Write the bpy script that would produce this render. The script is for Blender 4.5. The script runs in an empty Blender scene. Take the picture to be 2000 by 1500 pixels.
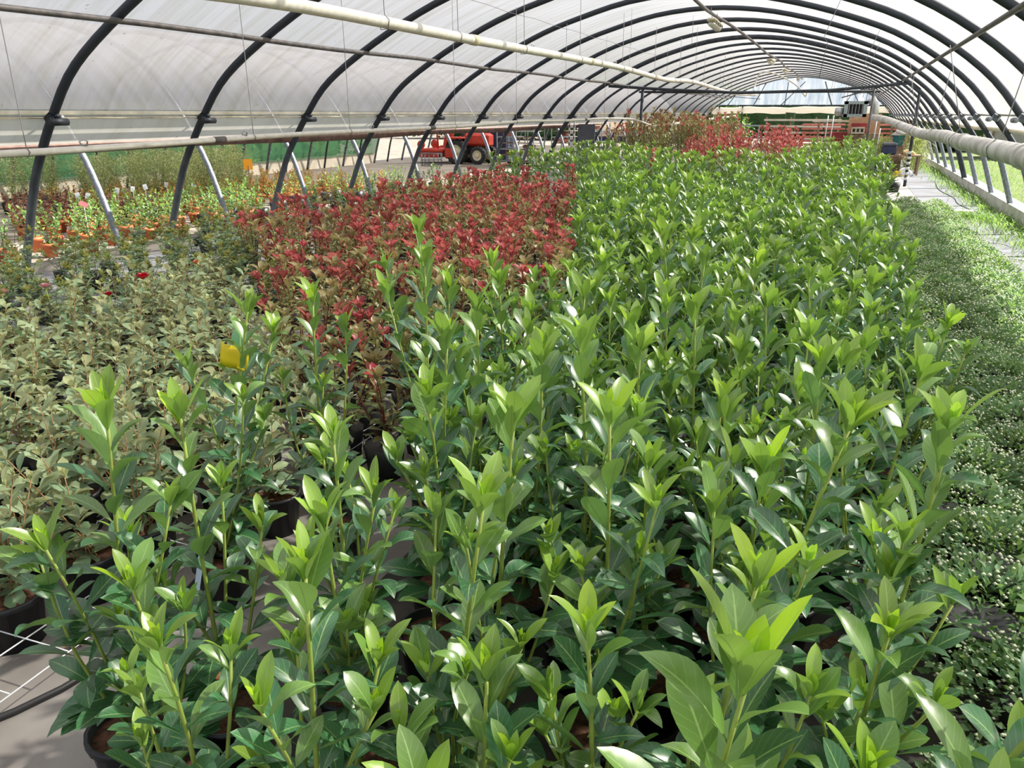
import bpy, math, random
import numpy as np
from mathutils import Matrix, Vector, noise
R = random.Random(7)
PI = math.pi
SC = bpy.context.scene
COL = SC.collection

# ------------------------------------------------------------------ camera, sky, sun, exposure
H = 1.65
PITCH = math.radians(19.392)
YAW = math.radians(22.54)
cam_d = bpy.data.cameras.new('camera')
cam = bpy.data.objects.new('camera', cam_d)
COL.objects.link(cam)
cam.location = (0, 0, H)
cam.rotation_euler = (PI / 2 - PITCH, 0, YAW)
cam_d.sensor_width = 36
cam_d.lens = 36 * 1500 / 2000
cam_d.clip_start = 0.02
cam_d.clip_end = 400
SC.camera = cam

SUN_EL, SUN_AZ = math.radians(43), math.radians(52)   # azimuth clockwise from +Y
w = bpy.data.worlds.new('world')
SC.world = w
w.use_nodes = True
nt = w.node_tree
nt.nodes.clear()
o_ = nt.nodes.new('ShaderNodeOutputWorld')
bg = nt.nodes.new('ShaderNodeBackground')
sky = nt.nodes.new('ShaderNodeTexSky')
sky.sky_type = 'NISHITA'
sky.sun_disc = False
sky.sun_elevation = SUN_EL
sky.sun_rotation = SUN_AZ
sky.dust_density = 2.0
scl = nt.nodes.new('ShaderNodeVectorMath'); scl.operation = 'SCALE'; scl.inputs['Scale'].default_value = 0.10
cl = nt.nodes.new('ShaderNodeTexNoise'); cl.inputs['Scale'].default_value = 2.2; cl.inputs['Detail'].default_value = 6
rmp = nt.nodes.new('ShaderNodeValToRGB')
rmp.color_ramp.elements[0].position = 0.38; rmp.color_ramp.elements[1].position = 0.62
mx = nt.nodes.new('ShaderNodeMix'); mx.data_type = 'RGBA'
mx.inputs['B'].default_value = (0.58, 0.61, 0.67, 1)
nt.links.new(sky.outputs['Color'], scl.inputs[0])
nt.links.new(scl.outputs[0], mx.inputs['A'])
nt.links.new(cl.outputs['Fac'], rmp.inputs[0])
nt.links.new(rmp.outputs['Color'], mx.inputs['Factor'])
nt.links.new(mx.outputs['Result'], bg.inputs['Color'])
nt.links.new(bg.outputs[0], o_.inputs['Surface'])
bg.inputs['Strength'].default_value = 1.0

sd = bpy.data.lights.new('sun', 'SUN')
sd.energy = 11.0
sd.angle = math.radians(1.2)
sd.color = (1.0, 0.94, 0.84)
so = bpy.data.objects.new('sun', sd)
COL.objects.link(so)
sdir = Vector((math.sin(SUN_AZ) * math.cos(SUN_EL), math.cos(SUN_AZ) * math.cos(SUN_EL), math.sin(SUN_EL)))
so.rotation_euler = sdir.to_track_quat('Z', 'Y').to_euler()
so.location = (20, 20, 25)

vs = SC.view_settings
vs.view_transform = 'Standard'
vs.look = 'None'
vs.exposure = 0.5
vs.gamma = 1.0
vs.use_curve_mapping = False
SC.cycles.max_bounces = 8
SC.cycles.diffuse_bounces = 4
SC.cycles.glossy_bounces = 3
SC.cycles.transmission_bounces = 6
SC.cycles.transparent_max_bounces = 8
SC.cycles.caustics_reflective = False
SC.cycles.caustics_refractive = False


# ------------------------------------------------------------------ materials
def newmat(name):
    m = bpy.data.materials.new(name)
    m.use_nodes = True
    m.node_tree.nodes.clear()
    return m, m.node_tree


def N(nt, t, **kw):
    n = nt.nodes.new(t)
    for k, v in kw.items():
        if k in n.inputs:
            n.inputs[k].default_value = v
        else:
            setattr(n, k, v)
    return n


def mixc(nt, f, a, b, blend='MIX'):
    n = nt.nodes.new('ShaderNodeMix'); n.data_type = 'RGBA'; n.blend_type = blend
    for s, v in (('Factor', f), ('A', a), ('B', b)):
        if isinstance(v, bpy.types.NodeSocket):
            nt.links.new(v, n.inputs[s])
        else:
            n.inputs[s].default_value = v if s == 'Factor' else (*v[:3], 1)
    return n.outputs['Result']


def mth(nt, op, a, b=None, c=None, clamp=False):
    n = nt.nodes.new('ShaderNodeMath'); n.operation = op; n.use_clamp = clamp
    for i, v in enumerate((a, b, c)):
        if v is None: continue
        if isinstance(v, bpy.types.NodeSocket): nt.links.new(v, n.inputs[i])
        else: n.inputs[i].default_value = v
    return n.outputs[0]


def simple(name, col, rough=0.6, metal=0.0, var=0.0, scale=8.0, col2=None, bump=0.0, trans=0.0):
    m, nt = newmat(name)
    out = N(nt, 'ShaderNodeOutputMaterial')
    p = N(nt, 'ShaderNodeBsdfPrincipled', Roughness=rough, Metallic=metal)
    tc = N(nt, 'ShaderNodeTexCoord')
    nz = N(nt, 'ShaderNodeTexNoise', Scale=scale, Detail=5.0)
    nt.links.new(tc.outputs['Object'], nz.inputs['Vector'])
    c2 = col2 or tuple(c * (1 - var) for c in col)
    r = N(nt, 'ShaderNodeValToRGB')
    r.color_ramp.elements[0].position = 0.35; r.color_ramp.elements[1].position = 0.65
    nt.links.new(nz.outputs['Fac'], r.inputs[0])
    c = mixc(nt, r.outputs['Color'], c2, col)
    nt.links.new(c, p.inputs['Base Color'])
    if bump:
        b = N(nt, 'ShaderNodeBump', Strength=bump, Distance=0.01)
        nt.links.new(nz.outputs['Fac'], b.inputs['Height'])
        nt.links.new(b.outputs[0], p.inputs['Normal'])
    if trans:
        t = N(nt, 'ShaderNodeBsdfTranslucent')
        nt.links.new(c, t.inputs['Color'])
        mxs = N(nt, 'ShaderNodeMixShader', Fac=trans)
        nt.links.new(p.outputs[0], mxs.inputs[1]); nt.links.new(t.outputs[0], mxs.inputs[2])
        nt.links.new(mxs.outputs[0], out.inputs[0])
    else:
        nt.links.new(p.outputs[0], out.inputs[0])
    return m


def leaf_mat(name, old, young, under, under_young, rough=0.33, vein=(0.25, 0.42, 0.12), vamt=0.5, tr=0.3, tcol=(0.35, 0.6, 0.03), spec=0.5, tcol0=None):
    m, nt = newmat(name)
    out = N(nt, 'ShaderNodeOutputMaterial')
    at = N(nt, 'ShaderNodeAttribute', attribute_name='age')
    oi = N(nt, 'ShaderNodeObjectInfo')
    geo = N(nt, 'ShaderNodeNewGeometry')
    uv = N(nt, 'ShaderNodeUVMap')
    sx = N(nt, 'ShaderNodeSeparateXYZ')
    nt.links.new(uv.outputs[0], sx.inputs[0])
    age = at.outputs['Fac']
    col = mixc(nt, age, old, young)
    # value variation per object and in patches
    nz = N(nt, 'ShaderNodeTexNoise', Scale=9.0, Detail=2.0)
    nt.links.new(geo.outputs['Position'], nz.inputs['Vector'])
    v = mth(nt, 'MULTIPLY_ADD', nz.outputs['Fac'], 1.1, 0.42)
    v = mth(nt, 'MULTIPLY', v, mth(nt, 'MULTIPLY_ADD', oi.outputs['Random'], 0.5, 0.75))
    vv = N(nt, 'ShaderNodeCombineColor')
    for i in range(3): nt.links.new(v, vv.inputs[i])
    col = mixc(nt, 1.0, col, vv.outputs[0], 'MULTIPLY')
    # midrib and side veins
    du = mth(nt, 'ABSOLUTE', mth(nt, 'SUBTRACT', sx.outputs[0], 0.5))
    rib = mth(nt, 'LESS_THAN', du, 0.028)
    sv = mth(nt, 'FRACT', mth(nt, 'SUBTRACT', mth(nt, 'MULTIPLY', sx.outputs[1], 9.0), mth(nt, 'MULTIPLY', du, 4.0)))
    sv = mth(nt, 'MULTIPLY', mth(nt, 'LESS_THAN', sv, 0.10), 0.35)
    vf = mth(nt, 'MULTIPLY', mth(nt, 'MAXIMUM', rib, sv), vamt)
    col = mixc(nt, vf, col, vein)
    un = mixc(nt, age, under, under_young)
    un = mixc(nt, 1.0, un, vv.outputs[0], 'MULTIPLY')
    un = mixc(nt, mth(nt, 'MULTIPLY', vf, 0.8), un, tuple(c * 0.45 for c in under))
    c = mixc(nt, geo.outputs['Backfacing'], col, un)
    p = N(nt, 'ShaderNodeBsdfPrincipled')
    p.inputs['Specular IOR Level'].default_value = spec
    nt.links.new(c, p.inputs['Base Color'])
    nt.links.new(mth(nt, 'MULTIPLY_ADD', geo.outputs['Backfacing'], 0.35, rough), p.inputs['Roughness'])
    bmp = N(nt, 'ShaderNodeBump', Strength=0.35, Distance=0.002)
    nt.links.new(mth(nt, 'SUBTRACT', nz.outputs['Fac'], mth(nt, 'MAXIMUM', rib, sv)), bmp.inputs['Height'])
    nt.links.new(bmp.outputs[0], p.inputs['Normal'])
    t = N(nt, 'ShaderNodeBsdfTranslucent')
    tc = mixc(nt, 0.55, c, mixc(nt, age, tcol0 or tcol, tcol))
    nt.links.new(tc, t.inputs['Color'])
    mxs = N(nt, 'ShaderNodeMixShader')
    nt.links.new(mth(nt, 'MULTIPLY_ADD', age, 0.32, tr), mxs.inputs[0])
    nt.links.new(p.outputs[0], mxs.inputs[1]); nt.links.new(t.outputs[0], mxs.inputs[2])
    nt.links.new(mxs.outputs[0], out.inputs[0])
    return m


def film_mat(name, col, transp=0.3, transl=0.6, grime=(0.5, 0.47, 0.36), gamt=0.5, streak=(0.25, 5.0, 0.25)):
    m, nt = newmat(name)
    out = N(nt, 'ShaderNodeOutputMaterial')
    tc = N(nt, 'ShaderNodeTexCoord')
    mp = N(nt, 'ShaderNodeMapping'); mp.inputs['Scale'].default_value = streak
    nt.links.new(tc.outputs['Object'], mp.inputs[0])
    nz = N(nt, 'ShaderNodeTexNoise', Scale=1.3, Detail=7.0, Roughness=0.65)
    nt.links.new(mp.outputs[0], nz.inputs['Vector'])
    r = N(nt, 'ShaderNodeValToRGB')
    r.color_ramp.elements[0].position = 0.42; r.color_ramp.elements[1].position = 0.7
    nt.links.new(nz.outputs['Fac'], r.inputs[0])
    nz2 = N(nt, 'ShaderNodeTexNoise', Scale=14.0, Detail=3.0)
    nt.links.new(tc.outputs['Object'], nz2.inputs['Vector'])
    sp = mth(nt, 'GREATER_THAN', nz2.outputs['Fac'], 0.72)
    c = mixc(nt, mth(nt, 'MULTIPLY', r.outputs['Color'], gamt), col, grime)
    c = mixc(nt, mth(nt, 'MULTIPLY', sp, 0.5), c, (0.12, 0.12, 0.1))
    d = N(nt, 'ShaderNodeBsdfDiffuse'); tl = N(nt, 'ShaderNodeBsdfTranslucent'); tp = N(nt, 'ShaderNodeBsdfTransparent')
    nt.links.new(c, d.inputs[0]); nt.links.new(c, tl.inputs[0])
    m1 = N(nt, 'ShaderNodeMixShader', Fac=transl)
    nt.links.new(d.outputs[0], m1.inputs[1]); nt.links.new(tl.outputs[0], m1.inputs[2])
    m2 = N(nt, 'ShaderNodeMixShader', Fac=transp)
    nt.links.new(m1.outputs[0], m2.inputs[1]); nt.links.new(tp.outputs[0], m2.inputs[2])
    nt.links.new(m2.outputs[0], out.inputs[0])
    return m


M = {}
M['laurel'] = leaf_mat('laurel_leaf', (0.042, 0.150, 0.058), (0.50, 0.74, 0.04), (0.24, 0.42, 0.12), (0.42, 0.62, 0.08), rough=0.34, tr=0.13, spec=0.95, tcol0=(0.22, 0.42, 0.05), vein=(0.40, 0.58, 0.20), vamt=0.6)
M['photinia'] = leaf_mat('photinia_leaf', (0.24, 0.31, 0.11), (0.40, 0.035, 0.06), (0.48, 0.50, 0.24), (0.55, 0.15, 0.17), rough=0.36, vein=(0.5, 0.25, 0.15), vamt=0.3, tr=0.2, tcol=(0.68, 0.08, 0.11), tcol0=(0.42, 0.50, 0.10))
M['elaeagnus'] = leaf_mat('elaeagnus_leaf', (0.19, 0.30, 0.17), (0.54, 0.58, 0.31), (0.60, 0.58, 0.40), (0.74, 0.68, 0.46), rough=0.45, vein=(0.5, 0.55, 0.35), vamt=0.35, tr=0.18, tcol=(0.5, 0.55, 0.15))
M['rose'] = leaf_mat('rose_leaf', (0.17, 0.30, 0.17), (0.42, 0.40, 0.16), (0.34, 0.42, 0.28), (0.5, 0.3, 0.15), rough=0.45, vamt=0.1, tr=0.2)
M['shrub'] = leaf_mat('shrub_leaf', (0.07, 0.22, 0.08), (0.30, 0.48, 0.12), (0.22, 0.38, 0.16), (0.4, 0.5, 0.2), rough=0.4, vamt=0.2, tr=0.2)
M['heuchera'] = leaf_mat('heuchera_leaf', (0.13, 0.045, 0.035), (0.30, 0.20, 0.12), (0.28, 0.12, 0.1), (0.3, 0.2, 0.15), rough=0.4, vamt=0.2, tr=0.12, tcol=(0.5, 0.15, 0.05))
M['autumn'] = leaf_mat('autumn_leaf', (0.30, 0.30, 0.08), (0.62, 0.30, 0.07), (0.4, 0.35, 0.12), (0.6, 0.35, 0.12), rough=0.5, vamt=0.1, tr=0.25, tcol=(0.7, 0.4, 0.05))
M['mum'] = leaf_mat('chrysanthemum_leaf', (0.10, 0.22, 0.10), (0.25, 0.38, 0.16), (0.22, 0.33, 0.2), (0.3, 0.4, 0.2), rough=0.55, vamt=0.1, tr=0.15)
M['airy'] = leaf_mat('airy_leaf', (0.25, 0.29, 0.14), (0.50, 0.46, 0.25), (0.3, 0.33, 0.18), (0.5, 0.45, 0.3), rough=0.6, vamt=0.0, tr=0.2)
M['hedge'] = leaf_mat('hedge_leaf', (0.035, 0.10, 0.025), (0.16, 0.32, 0.06), (0.1, 0.2, 0.06), (0.2, 0.35, 0.1), rough=0.5, vamt=0.0, tr=0.15)
M['grass'] = leaf_mat('grass_blade', (0.07, 0.19, 0.03), (0.22, 0.36, 0.07), (0.2, 0.35, 0.1), (0.3, 0.45, 0.15), rough=0.5, vamt=0.0, tr=0.25)
M['stem_green'] = simple('stem_green', (0.36, 0.46, 0.09), 0.5, var=0.3, scale=20)
M['stem_red'] = simple('stem_red', (0.25, 0.04, 0.03), 0.5, var=0.4, scale=20)
M['stem_tan'] = simple('stem_tan', (0.48, 0.26, 0.12), 0.6, var=0.4, scale=20)
M['stem_brown'] = simple('stem_brown', (0.20, 0.13, 0.07), 0.7, var=0.4, scale=20)
M['bud'] = simple('bud', (0.80, 0.84, 0.60), 0.6, var=0.15, scale=30)
M['black_pot'] = simple('black_pot_plastic', (0.012, 0.014, 0.018), 0.45, var=0.3)
M['terra'] = simple('terracotta_plastic', (0.62, 0.17, 0.06), 0.6, var=0.25, scale=6)
M['soil'] = simple('soil', (0.16, 0.07, 0.035), 0.95, col2=(0.05, 0.025, 0.015), scale=60, bump=0.6)
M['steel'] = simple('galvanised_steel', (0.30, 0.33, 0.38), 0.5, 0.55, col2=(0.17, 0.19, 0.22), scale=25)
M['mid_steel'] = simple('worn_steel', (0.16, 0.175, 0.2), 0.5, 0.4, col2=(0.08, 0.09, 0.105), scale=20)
M['dark_steel'] = simple('dark_steel', (0.055, 0.065, 0.08), 0.55, 0.35, col2=(0.028, 0.033, 0.042), scale=12)
def worn_rib():
    m, nt = newmat('worn_rib_steel')
    out = N(nt, 'ShaderNodeOutputMaterial'); p = N(nt, 'ShaderNodeBsdfPrincipled', Roughness=.5, Metallic=.4)
    tc = N(nt, 'ShaderNodeTexCoord'); sx = N(nt, 'ShaderNodeSeparateXYZ'); nz = N(nt, 'ShaderNodeTexNoise', Scale=7.0)
    nt.links.new(tc.outputs['Object'], sx.inputs[0]); nt.links.new(tc.outputs['Object'], nz.inputs['Vector'])
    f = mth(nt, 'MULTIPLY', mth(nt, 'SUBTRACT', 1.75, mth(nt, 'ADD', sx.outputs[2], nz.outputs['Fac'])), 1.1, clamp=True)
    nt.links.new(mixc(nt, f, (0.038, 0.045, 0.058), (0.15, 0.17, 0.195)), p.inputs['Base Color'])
    nt.links.new(p.outputs[0], out.inputs[0])
    return m


M['rib'] = worn_rib()
M['grey_tube'] = simple('grey_tube', (0.17, 0.155, 0.15), 0.6, 0.2, col2=(0.09, 0.085, 0.085), scale=14)
M['white_pipe'] = simple('dirty_white_pvc', (0.82, 0.79, 0.72), 0.45, col2=(0.68, 0.65, 0.57), scale=16)
M['scuff_pipe'] = simple('scuffed_white_pvc', (0.70, 0.69, 0.66), 0.5, col2=(0.36, 0.34, 0.31), scale=5)
M['brown_roll'] = simple('brown_tube', (0.20, 0.11, 0.085), 0.7, col2=(0.10, 0.055, 0.04), scale=9)
M['wire'] = simple('wire', (0.20, 0.20, 0.205), 0.5, 0.3)
M['white_wire'] = simple('white_coated_wire', (0.7, 0.72, 0.74), 0.4)
M['black_rubber'] = simple('black_rubber', (0.02, 0.02, 0.022), 0.5)
M['film'] = film_mat('milky_greenhouse_film', (0.50, 0.495, 0.525), 0.27, 0.60, grime=(0.30, 0.285, 0.215), gamt=0.6)
M['curtain'] = film_mat('milky_side_curtain', (0.80, 0.77, 0.70), 0.10, 0.55, gamt=0.35, streak=(0.3, 3, 0.3))
M['gable_film'] = film_mat('bluish_clear_film', (0.36, 0.44, 0.56), 0.22, 0.6, grime=(0.75, 0.80, 0.86), gamt=0.9, streak=(2.2, 1, 0.35))
M['green_net'] = film_mat('green_shade_film', (0.10, 0.30, 0.17), 0.18, 0.6, grime=(0.20, 0.36, 0.16), gamt=0.9, streak=(1, 0.5, 0.8))
M['batten'] = simple('stained_batten', (0.46, 0.42, 0.30), 0.7, col2=(0.22, 0.2, 0.12), scale=5)
M['floor_mat'] = simple('grey_ground_fabric', (0.33, 0.31, 0.29), 0.85, col2=(0.19, 0.17, 0.155), scale=2.5, bump=0.3)
M['bed'] = simple('bed_shade', (0.07, 0.06, 0.05), 0.9, col2=(0.02, 0.018, 0.016), scale=5, bump=0.4)  # near-black colour stands in for the shade beneath the bed plants
M['yard'] = simple('pale_sandy_concrete', (0.30, 0.26, 0.22), 0.9, col2=(0.21, 0.18, 0.15), scale=1.2, bump=0.2)
M['path'] = simple('pale_grey_path', (0.17, 0.185, 0.22), 0.75, col2=(0.12, 0.12, 0.13), scale=1.5, bump=0.15)
M['white_fabric'] = simple('white_ground_sheet', (0.48, 0.48, 0.50), 0.8, col2=(0.30, 0.29, 0.285), scale=9)
M['kerb'] = simple('concrete_kerb', (0.70, 0.69, 0.66), 0.85, col2=(0.50, 0.49, 0.44), scale=3, bump=0.2)
M['board'] = simple('cream_base_board', (0.72, 0.66, 0.54), 0.8, col2=(0.55, 0.5, 0.4), scale=2)
M['lawn'] = simple('lawn_soil', (0.10, 0.17, 0.04), 0.95, col2=(0.15, 0.16, 0.06), scale=1.6, bump=0.4)
M['red_paint'] = simple('red_paint', (0.62, 0.055, 0.03), 0.4, var=0.25)
M['cream'] = simple('cream_paint', (0.72, 0.66, 0.46), 0.5, var=0.2)
M['black'] = simple('black_plastic', (0.015, 0.016, 0.02), 0.5)
M['navy'] = simple('navy_plastic', (0.025, 0.035, 0.09), 0.5, var=0.3)
M['slate'] = simple('slate_panel', (0.10, 0.11, 0.14), 0.6, var=0.2)
M['white'] = simple('white_paint', (0.78, 0.78, 0.76), 0.5, var=0.12)
M['wood'] = simple('pallet_wood', (0.34, 0.24, 0.16), 0.85, col2=(0.18, 0.12, 0.075), scale=6)
M['card'] = simple('cardboard', (0.50, 0.30, 0.18), 0.85, var=0.2)
M['red_tray'] = simple('faded_red_plastic', (0.62, 0.20, 0.15), 0.6, var=0.25)
M['dark_red'] = simple('dark_red_plastic', (0.38, 0.04, 0.05), 0.5, var=0.3)
M['grey_paint'] = simple('grey_green_paint', (0.33, 0.39, 0.40), 0.5, var=0.15)
M['tin'] = simple('zinc_duct', (0.55, 0.57, 0.58), 0.35, 0.7, var=0.2)
M['light_case'] = simple('yellowed_light_case', (0.66, 0.60, 0.42), 0.5, col2=(0.36, 0.32, 0.22), scale=12)
M['lens'] = simple('cloudy_light_cover', (0.85, 0.84, 0.76), 0.3, var=0.1, trans=0.3)
M['yellow'] = simple('yellow_card', (0.95, 0.78, 0.03), 0.5, var=0.1, trans=0.2)
M['orange'] = simple('orange_card', (0.9, 0.38, 0.02), 0.5)
M['blue_tag'] = simple('pale_blue_card', (0.55, 0.72, 0.85), 0.5)
M['white_tag'] = simple('white_card', (0.85, 0.86, 0.88), 0.5)
M['pink_tag'] = simple('pink_card', (0.8, 0.25, 0.28), 0.5)
M['rose_red'] = simple('rose_red_petal', (0.62, 0.01, 0.03), 0.55, var=0.3, trans=0.2)
M['rose_pink'] = simple('rose_pink_petal', (0.85, 0.42, 0.46), 0.55, var=0.2, trans=0.2)
M['rose_coral'] = simple('rose_coral_petal', (0.85, 0.22, 0.12), 0.55, var=0.2, trans=0.2)
M['dry'] = simple('dry_leaf', (0.45, 0.18, 0.06), 0.8, var=0.4)
M['shed'] = simple('weathered_shed_wall', (0.50, 0.48, 0.43), 0.85, col2=(0.36, 0.34, 0.3), scale=3)
M['tan_straw'] = simple('tan_straw', (0.55, 0.42, 0.2), 0.9, var=0.4)
M['teal'] = simple('teal_plastic', (0.03, 0.2, 0.24), 0.5)
M['stake_black'] = simple('stake_banding', (0.03, 0.03, 0.035), 0.5)


ONES = ['', 'first', 'second', 'third', 'fourth', 'fifth', 'sixth', 'seventh', 'eighth', 'ninth', 'tenth', 'eleventh', 'twelfth', 'thirteenth', 'fourteenth',
        'fifteenth', 'sixteenth', 'seventeenth', 'eighteenth', 'nineteenth']


def ordw(n):
    if n < 20: return ONES[n]
    t_, u = divmod(n, 10)
    b = ['', '', 'twent', 'thirt', 'fort', 'fift', 'sixt', 'sevent'][t_]
    return b + ('ieth' if u == 0 else 'y-' + ONES[u])


# ------------------------------------------------------------------ mesh helpers
class Acc:
    def __init__(s):
        s.v = []; s.f = []; s.uv = []; s.age = []; s.mi = []; s.n = 0

    def add(s, v, f, uv=None, age=0.0, mi=0):
        v = np.asarray(v, float)
        n = len(v)
        s.v.append(v)
        s.f.extend([tuple(i + s.n for i in q) for q in f])
        s.uv.append(np.zeros((n, 2)) if uv is None else uv)
        s.age.append(np.full(n, age, float) if np.isscalar(age) else age)
        s.mi.extend([mi] * len(f))
        s.n += n
        return s

    def mesh(s, name, mats, smooth=True):
        me = bpy.data.meshes.new(name)
        V = np.concatenate(s.v)
        me.from_pydata(V.tolist(), [], s.f)
        for m in (mats if isinstance(mats, (list, tuple)) else [mats]):
            me.materials.append(m)
        if any(s.mi):
            me.polygons.foreach_set('material_index', s.mi)
        if smooth:
            me.polygons.foreach_set('use_smooth', [True] * len(me.polygons))
        uvl = me.uv_layers.new(name='UVMap')
        li = np.zeros(len(me.loops), dtype=np.int32)
        me.loops.foreach_get('vertex_index', li)
        uvl.data.foreach_set('uv', np.concatenate(s.uv)[li].ravel())
        a = me.attributes.new('age', 'FLOAT', 'POINT')
        a.data.foreach_set('value', np.concatenate(s.age))
        me.update()
        return me


def link(name, me, parent=None, loc=None, mat=None):
    o = bpy.data.objects.new(name, me)
    COL.objects.link(o)
    if parent is not None: o.parent = parent
    if mat is not None: o.matrix_basis = mat
    elif loc is not None: o.location = loc
    return o


def thing(name, label, cat, loc=(0, 0, 0), rz=0.0, group=None):
    o = bpy.data.objects.new(name, None)
    COL.objects.link(o)
    o.empty_display_size = 0.1
    o.location = loc
    o.rotation_euler = (0, 0, rz)
    o['label'] = label; o['category'] = cat
    if group: o['group'] = group
    return o


def tag(o, label, cat, group=None, kind=None):
    if label: o['label'] = label
    if cat: o['category'] = cat
    if group: o['group'] = group
    if kind: o['kind'] = kind
    return o


def tube_geo(pts, rad, n=8, cap=True):
    P = [np.array(p, float) for p in pts]
    rs = [rad] * len(P) if np.isscalar(rad) else rad
    V = []; F = []
    up = np.array([0.0, 0, 1])
    t0 = P[1] - P[0]; t0 /= np.linalg.norm(t0)
    if abs(t0[2]) > 0.9: up = np.array([1.0, 0, 0])
    x = np.cross(t0, up); x /= np.linalg.norm(x)
    for i, p in enumerate(P):
        a = P[max(i - 1, 0)]; b = P[min(i + 1, len(P) - 1)]
        t = b - a; t /= max(np.linalg.norm(t), 1e-9)
        x = x - t * np.dot(x, t); x /= np.linalg.norm(x)
        y = np.cross(t, x)
        for k in range(n):
            an = 2 * PI * k / n
            V.append(p + rs[i] * (math.cos(an) * x + math.sin(an) * y))
    for i in range(len(P) - 1):
        for k in range(n):
            k2 = (k + 1) % n
            F.append((i * n + k, i * n + k2, (i + 1) * n + k2, (i + 1) * n + k))
    if cap:
        F.append(tuple(range(n - 1, -1, -1)))
        F.append(tuple((len(P) - 1) * n + k for k in range(n)))
    return np.array(V), F


def box_geo(c, s, rz=0.0, rx=0.0, ry=0.0, bev=0.0):
    hx, hy, hz = s[0] / 2, s[1] / 2, s[2] / 2
    if bev > 0:
        b = min(bev, hx * .9, hy * .9, hz * .9)
        V = []; 
        for sx in (-1, 1):
            for sy in (-1, 1):
                for sz in (-1, 1):
                    V.append((sx * (hx - b), sy * (hy - b), sz * hz))
                    V.append((sx * (hx - b), sy * hy, sz * (hz - b)))
                    V.append((sx * hx, sy * (hy - b), sz * (hz - b)))
        def ix(sx, sy, sz, k): return (((sx > 0) * 4 + (sy > 0) * 2 + (sz > 0)) * 3 + k)
        F = []
        for sz in (-1, 1):
            q = [ix(-1, -1, sz, 0), ix(1, -1, sz, 0), ix(1, 1, sz, 0), ix(-1, 1, sz, 0)]
            F.append(tuple(q if sz > 0 else q[::-1]))
        for sy in (-1, 1):
            q = [ix(-1, sy, -1, 1), ix(1, sy, -1, 1), ix(1, sy, 1, 1), ix(-1, sy, 1, 1)]
            F.append(tuple(q if sy < 0 else q[::-1]))
        for sx in (-1, 1):
            q = [ix(sx, -1, -1, 2), ix(sx, 1, -1, 2), ix(sx, 1, 1, 2), ix(sx, -1, 1, 2)]
            F.append(tuple(q if sx > 0 else q[::-1]))
        for a in (-1, 1):
            for b2 in (-1, 1):
                for (k1, k2, f) in ((0, 1, lambda e: (e, a, b2)), (0, 2, lambda e: (a, e, b2)), (1, 2, lambda e: (a, b2, e))):
                    F.append((ix(*f(-1), k1), ix(*f(1), k1), ix(*f(1), k2), ix(*f(-1), k2)))
        for a in (-1, 1):
            for b2 in (-1, 1):
                for c2 in (-1, 1):
                    F.append((ix(a, b2, c2, 0), ix(a, b2, c2, 1), ix(a, b2, c2, 2)))
        V = np.array(V, float)
    else:
        V = np.array([(x, y, z) for x in (-hx, hx) for y in (-hy, hy) for z in (-hz, hz)], float)
        F = [(0, 1, 3, 2), (4, 6, 7, 5), (0, 4, 5, 1), (2, 3, 7, 6), (0, 2, 6, 4), (1, 5, 7, 3)]
    Rm = np.array((Matrix.Rotation(rz, 3, 'Z') @ Matrix.Rotation(ry, 3, 'Y') @ Matrix.Rotation(rx, 3, 'X')))
    return V @ Rm.T + np.array(c, float), F


def lathe_geo(prof, n=20):
    V = []; F = []
    for r, z in prof:
        for k in range(n):
            a = 2 * PI * k / n
            V.append((r * math.cos(a), r * math.sin(a), z))
    for i in range(len(prof) - 1):
        for k in range(n):
            k2 = (k + 1) % n
            F.append((i * n + k, i * n + k2, (i + 1) * n + k2, (i + 1) * n + k))
    return np.array(V, float), F


def mk(geos, name, mat, smooth=False):
    a = Acc()
    for g in (geos if isinstance(geos, list) else [geos]):
        a.add(g[0], g[1])
    return a.mesh(name, mat, smooth)


def part(name, geos, mat, parent=None, smooth=False, label=None, kind=None, loc=None):
    o = link(name, mk(geos, name, mat, smooth), parent, loc)
    if label: o['label'] = label
    if kind: o['kind'] = kind
    return o


def frame(d, up):
    y = d / np.linalg.norm(d)
    z = up - y * np.dot(up, y)
    nz = np.linalg.norm(z)
    z = z / nz if nz > 1e-6 else np.array([1.0, 0, 0])
    x = np.cross(y, z)
    return np.stack([x, y, z], 1)


def leaf_tpl(W=0.35, fold=0.25, droop=0.25, ns=6, nc=4, pet=0.08, peak=0.55, wave=0.0, seed=0):
    """A leaf of length 1 along +Y, upper side +Z."""
    rr = random.Random(seed)
    V = []; UV = []; F = []
    ph = rr.uniform(0, 6)
    for i in range(ns + 1):
        t = i / ns
        if t <= 1e-9: w_ = 0.012
        else:
            tt = max(0.0, (t - pet) / (1 - pet))
            a = math.log(0.5) / math.log(peak)
            w_ = W * 0.5 * max(0.0, math.sin(PI * tt ** a)) ** 0.72
            w_ = max(w_, 0.012 if t < 0.2 else 0.004)
        ang = droop * t * t
        y = t * math.cos(ang * 0.7)
        zc = 0.10 * math.sin(t * PI * 0.6) - droop * 0.55 * t * t
        for j in range(nc + 1):
            s = j / nc * 2 - 1
            V.append((s * w_ * math.cos(fold), y, zc + abs(s) * w_ * math.sin(fold) * 1.3 + wave * w_ * abs(s) * math.sin(t * 9 + ph + (1.5 if s > 0 else 0))))
            UV.append((j / nc, t))
    for i in range(ns):
        for j in range(nc):
            a = i * (nc + 1) + j
            F.append((a, a + 1, a + nc + 2, a + nc + 1))
    return np.array(V), F, np.array(UV)


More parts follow.
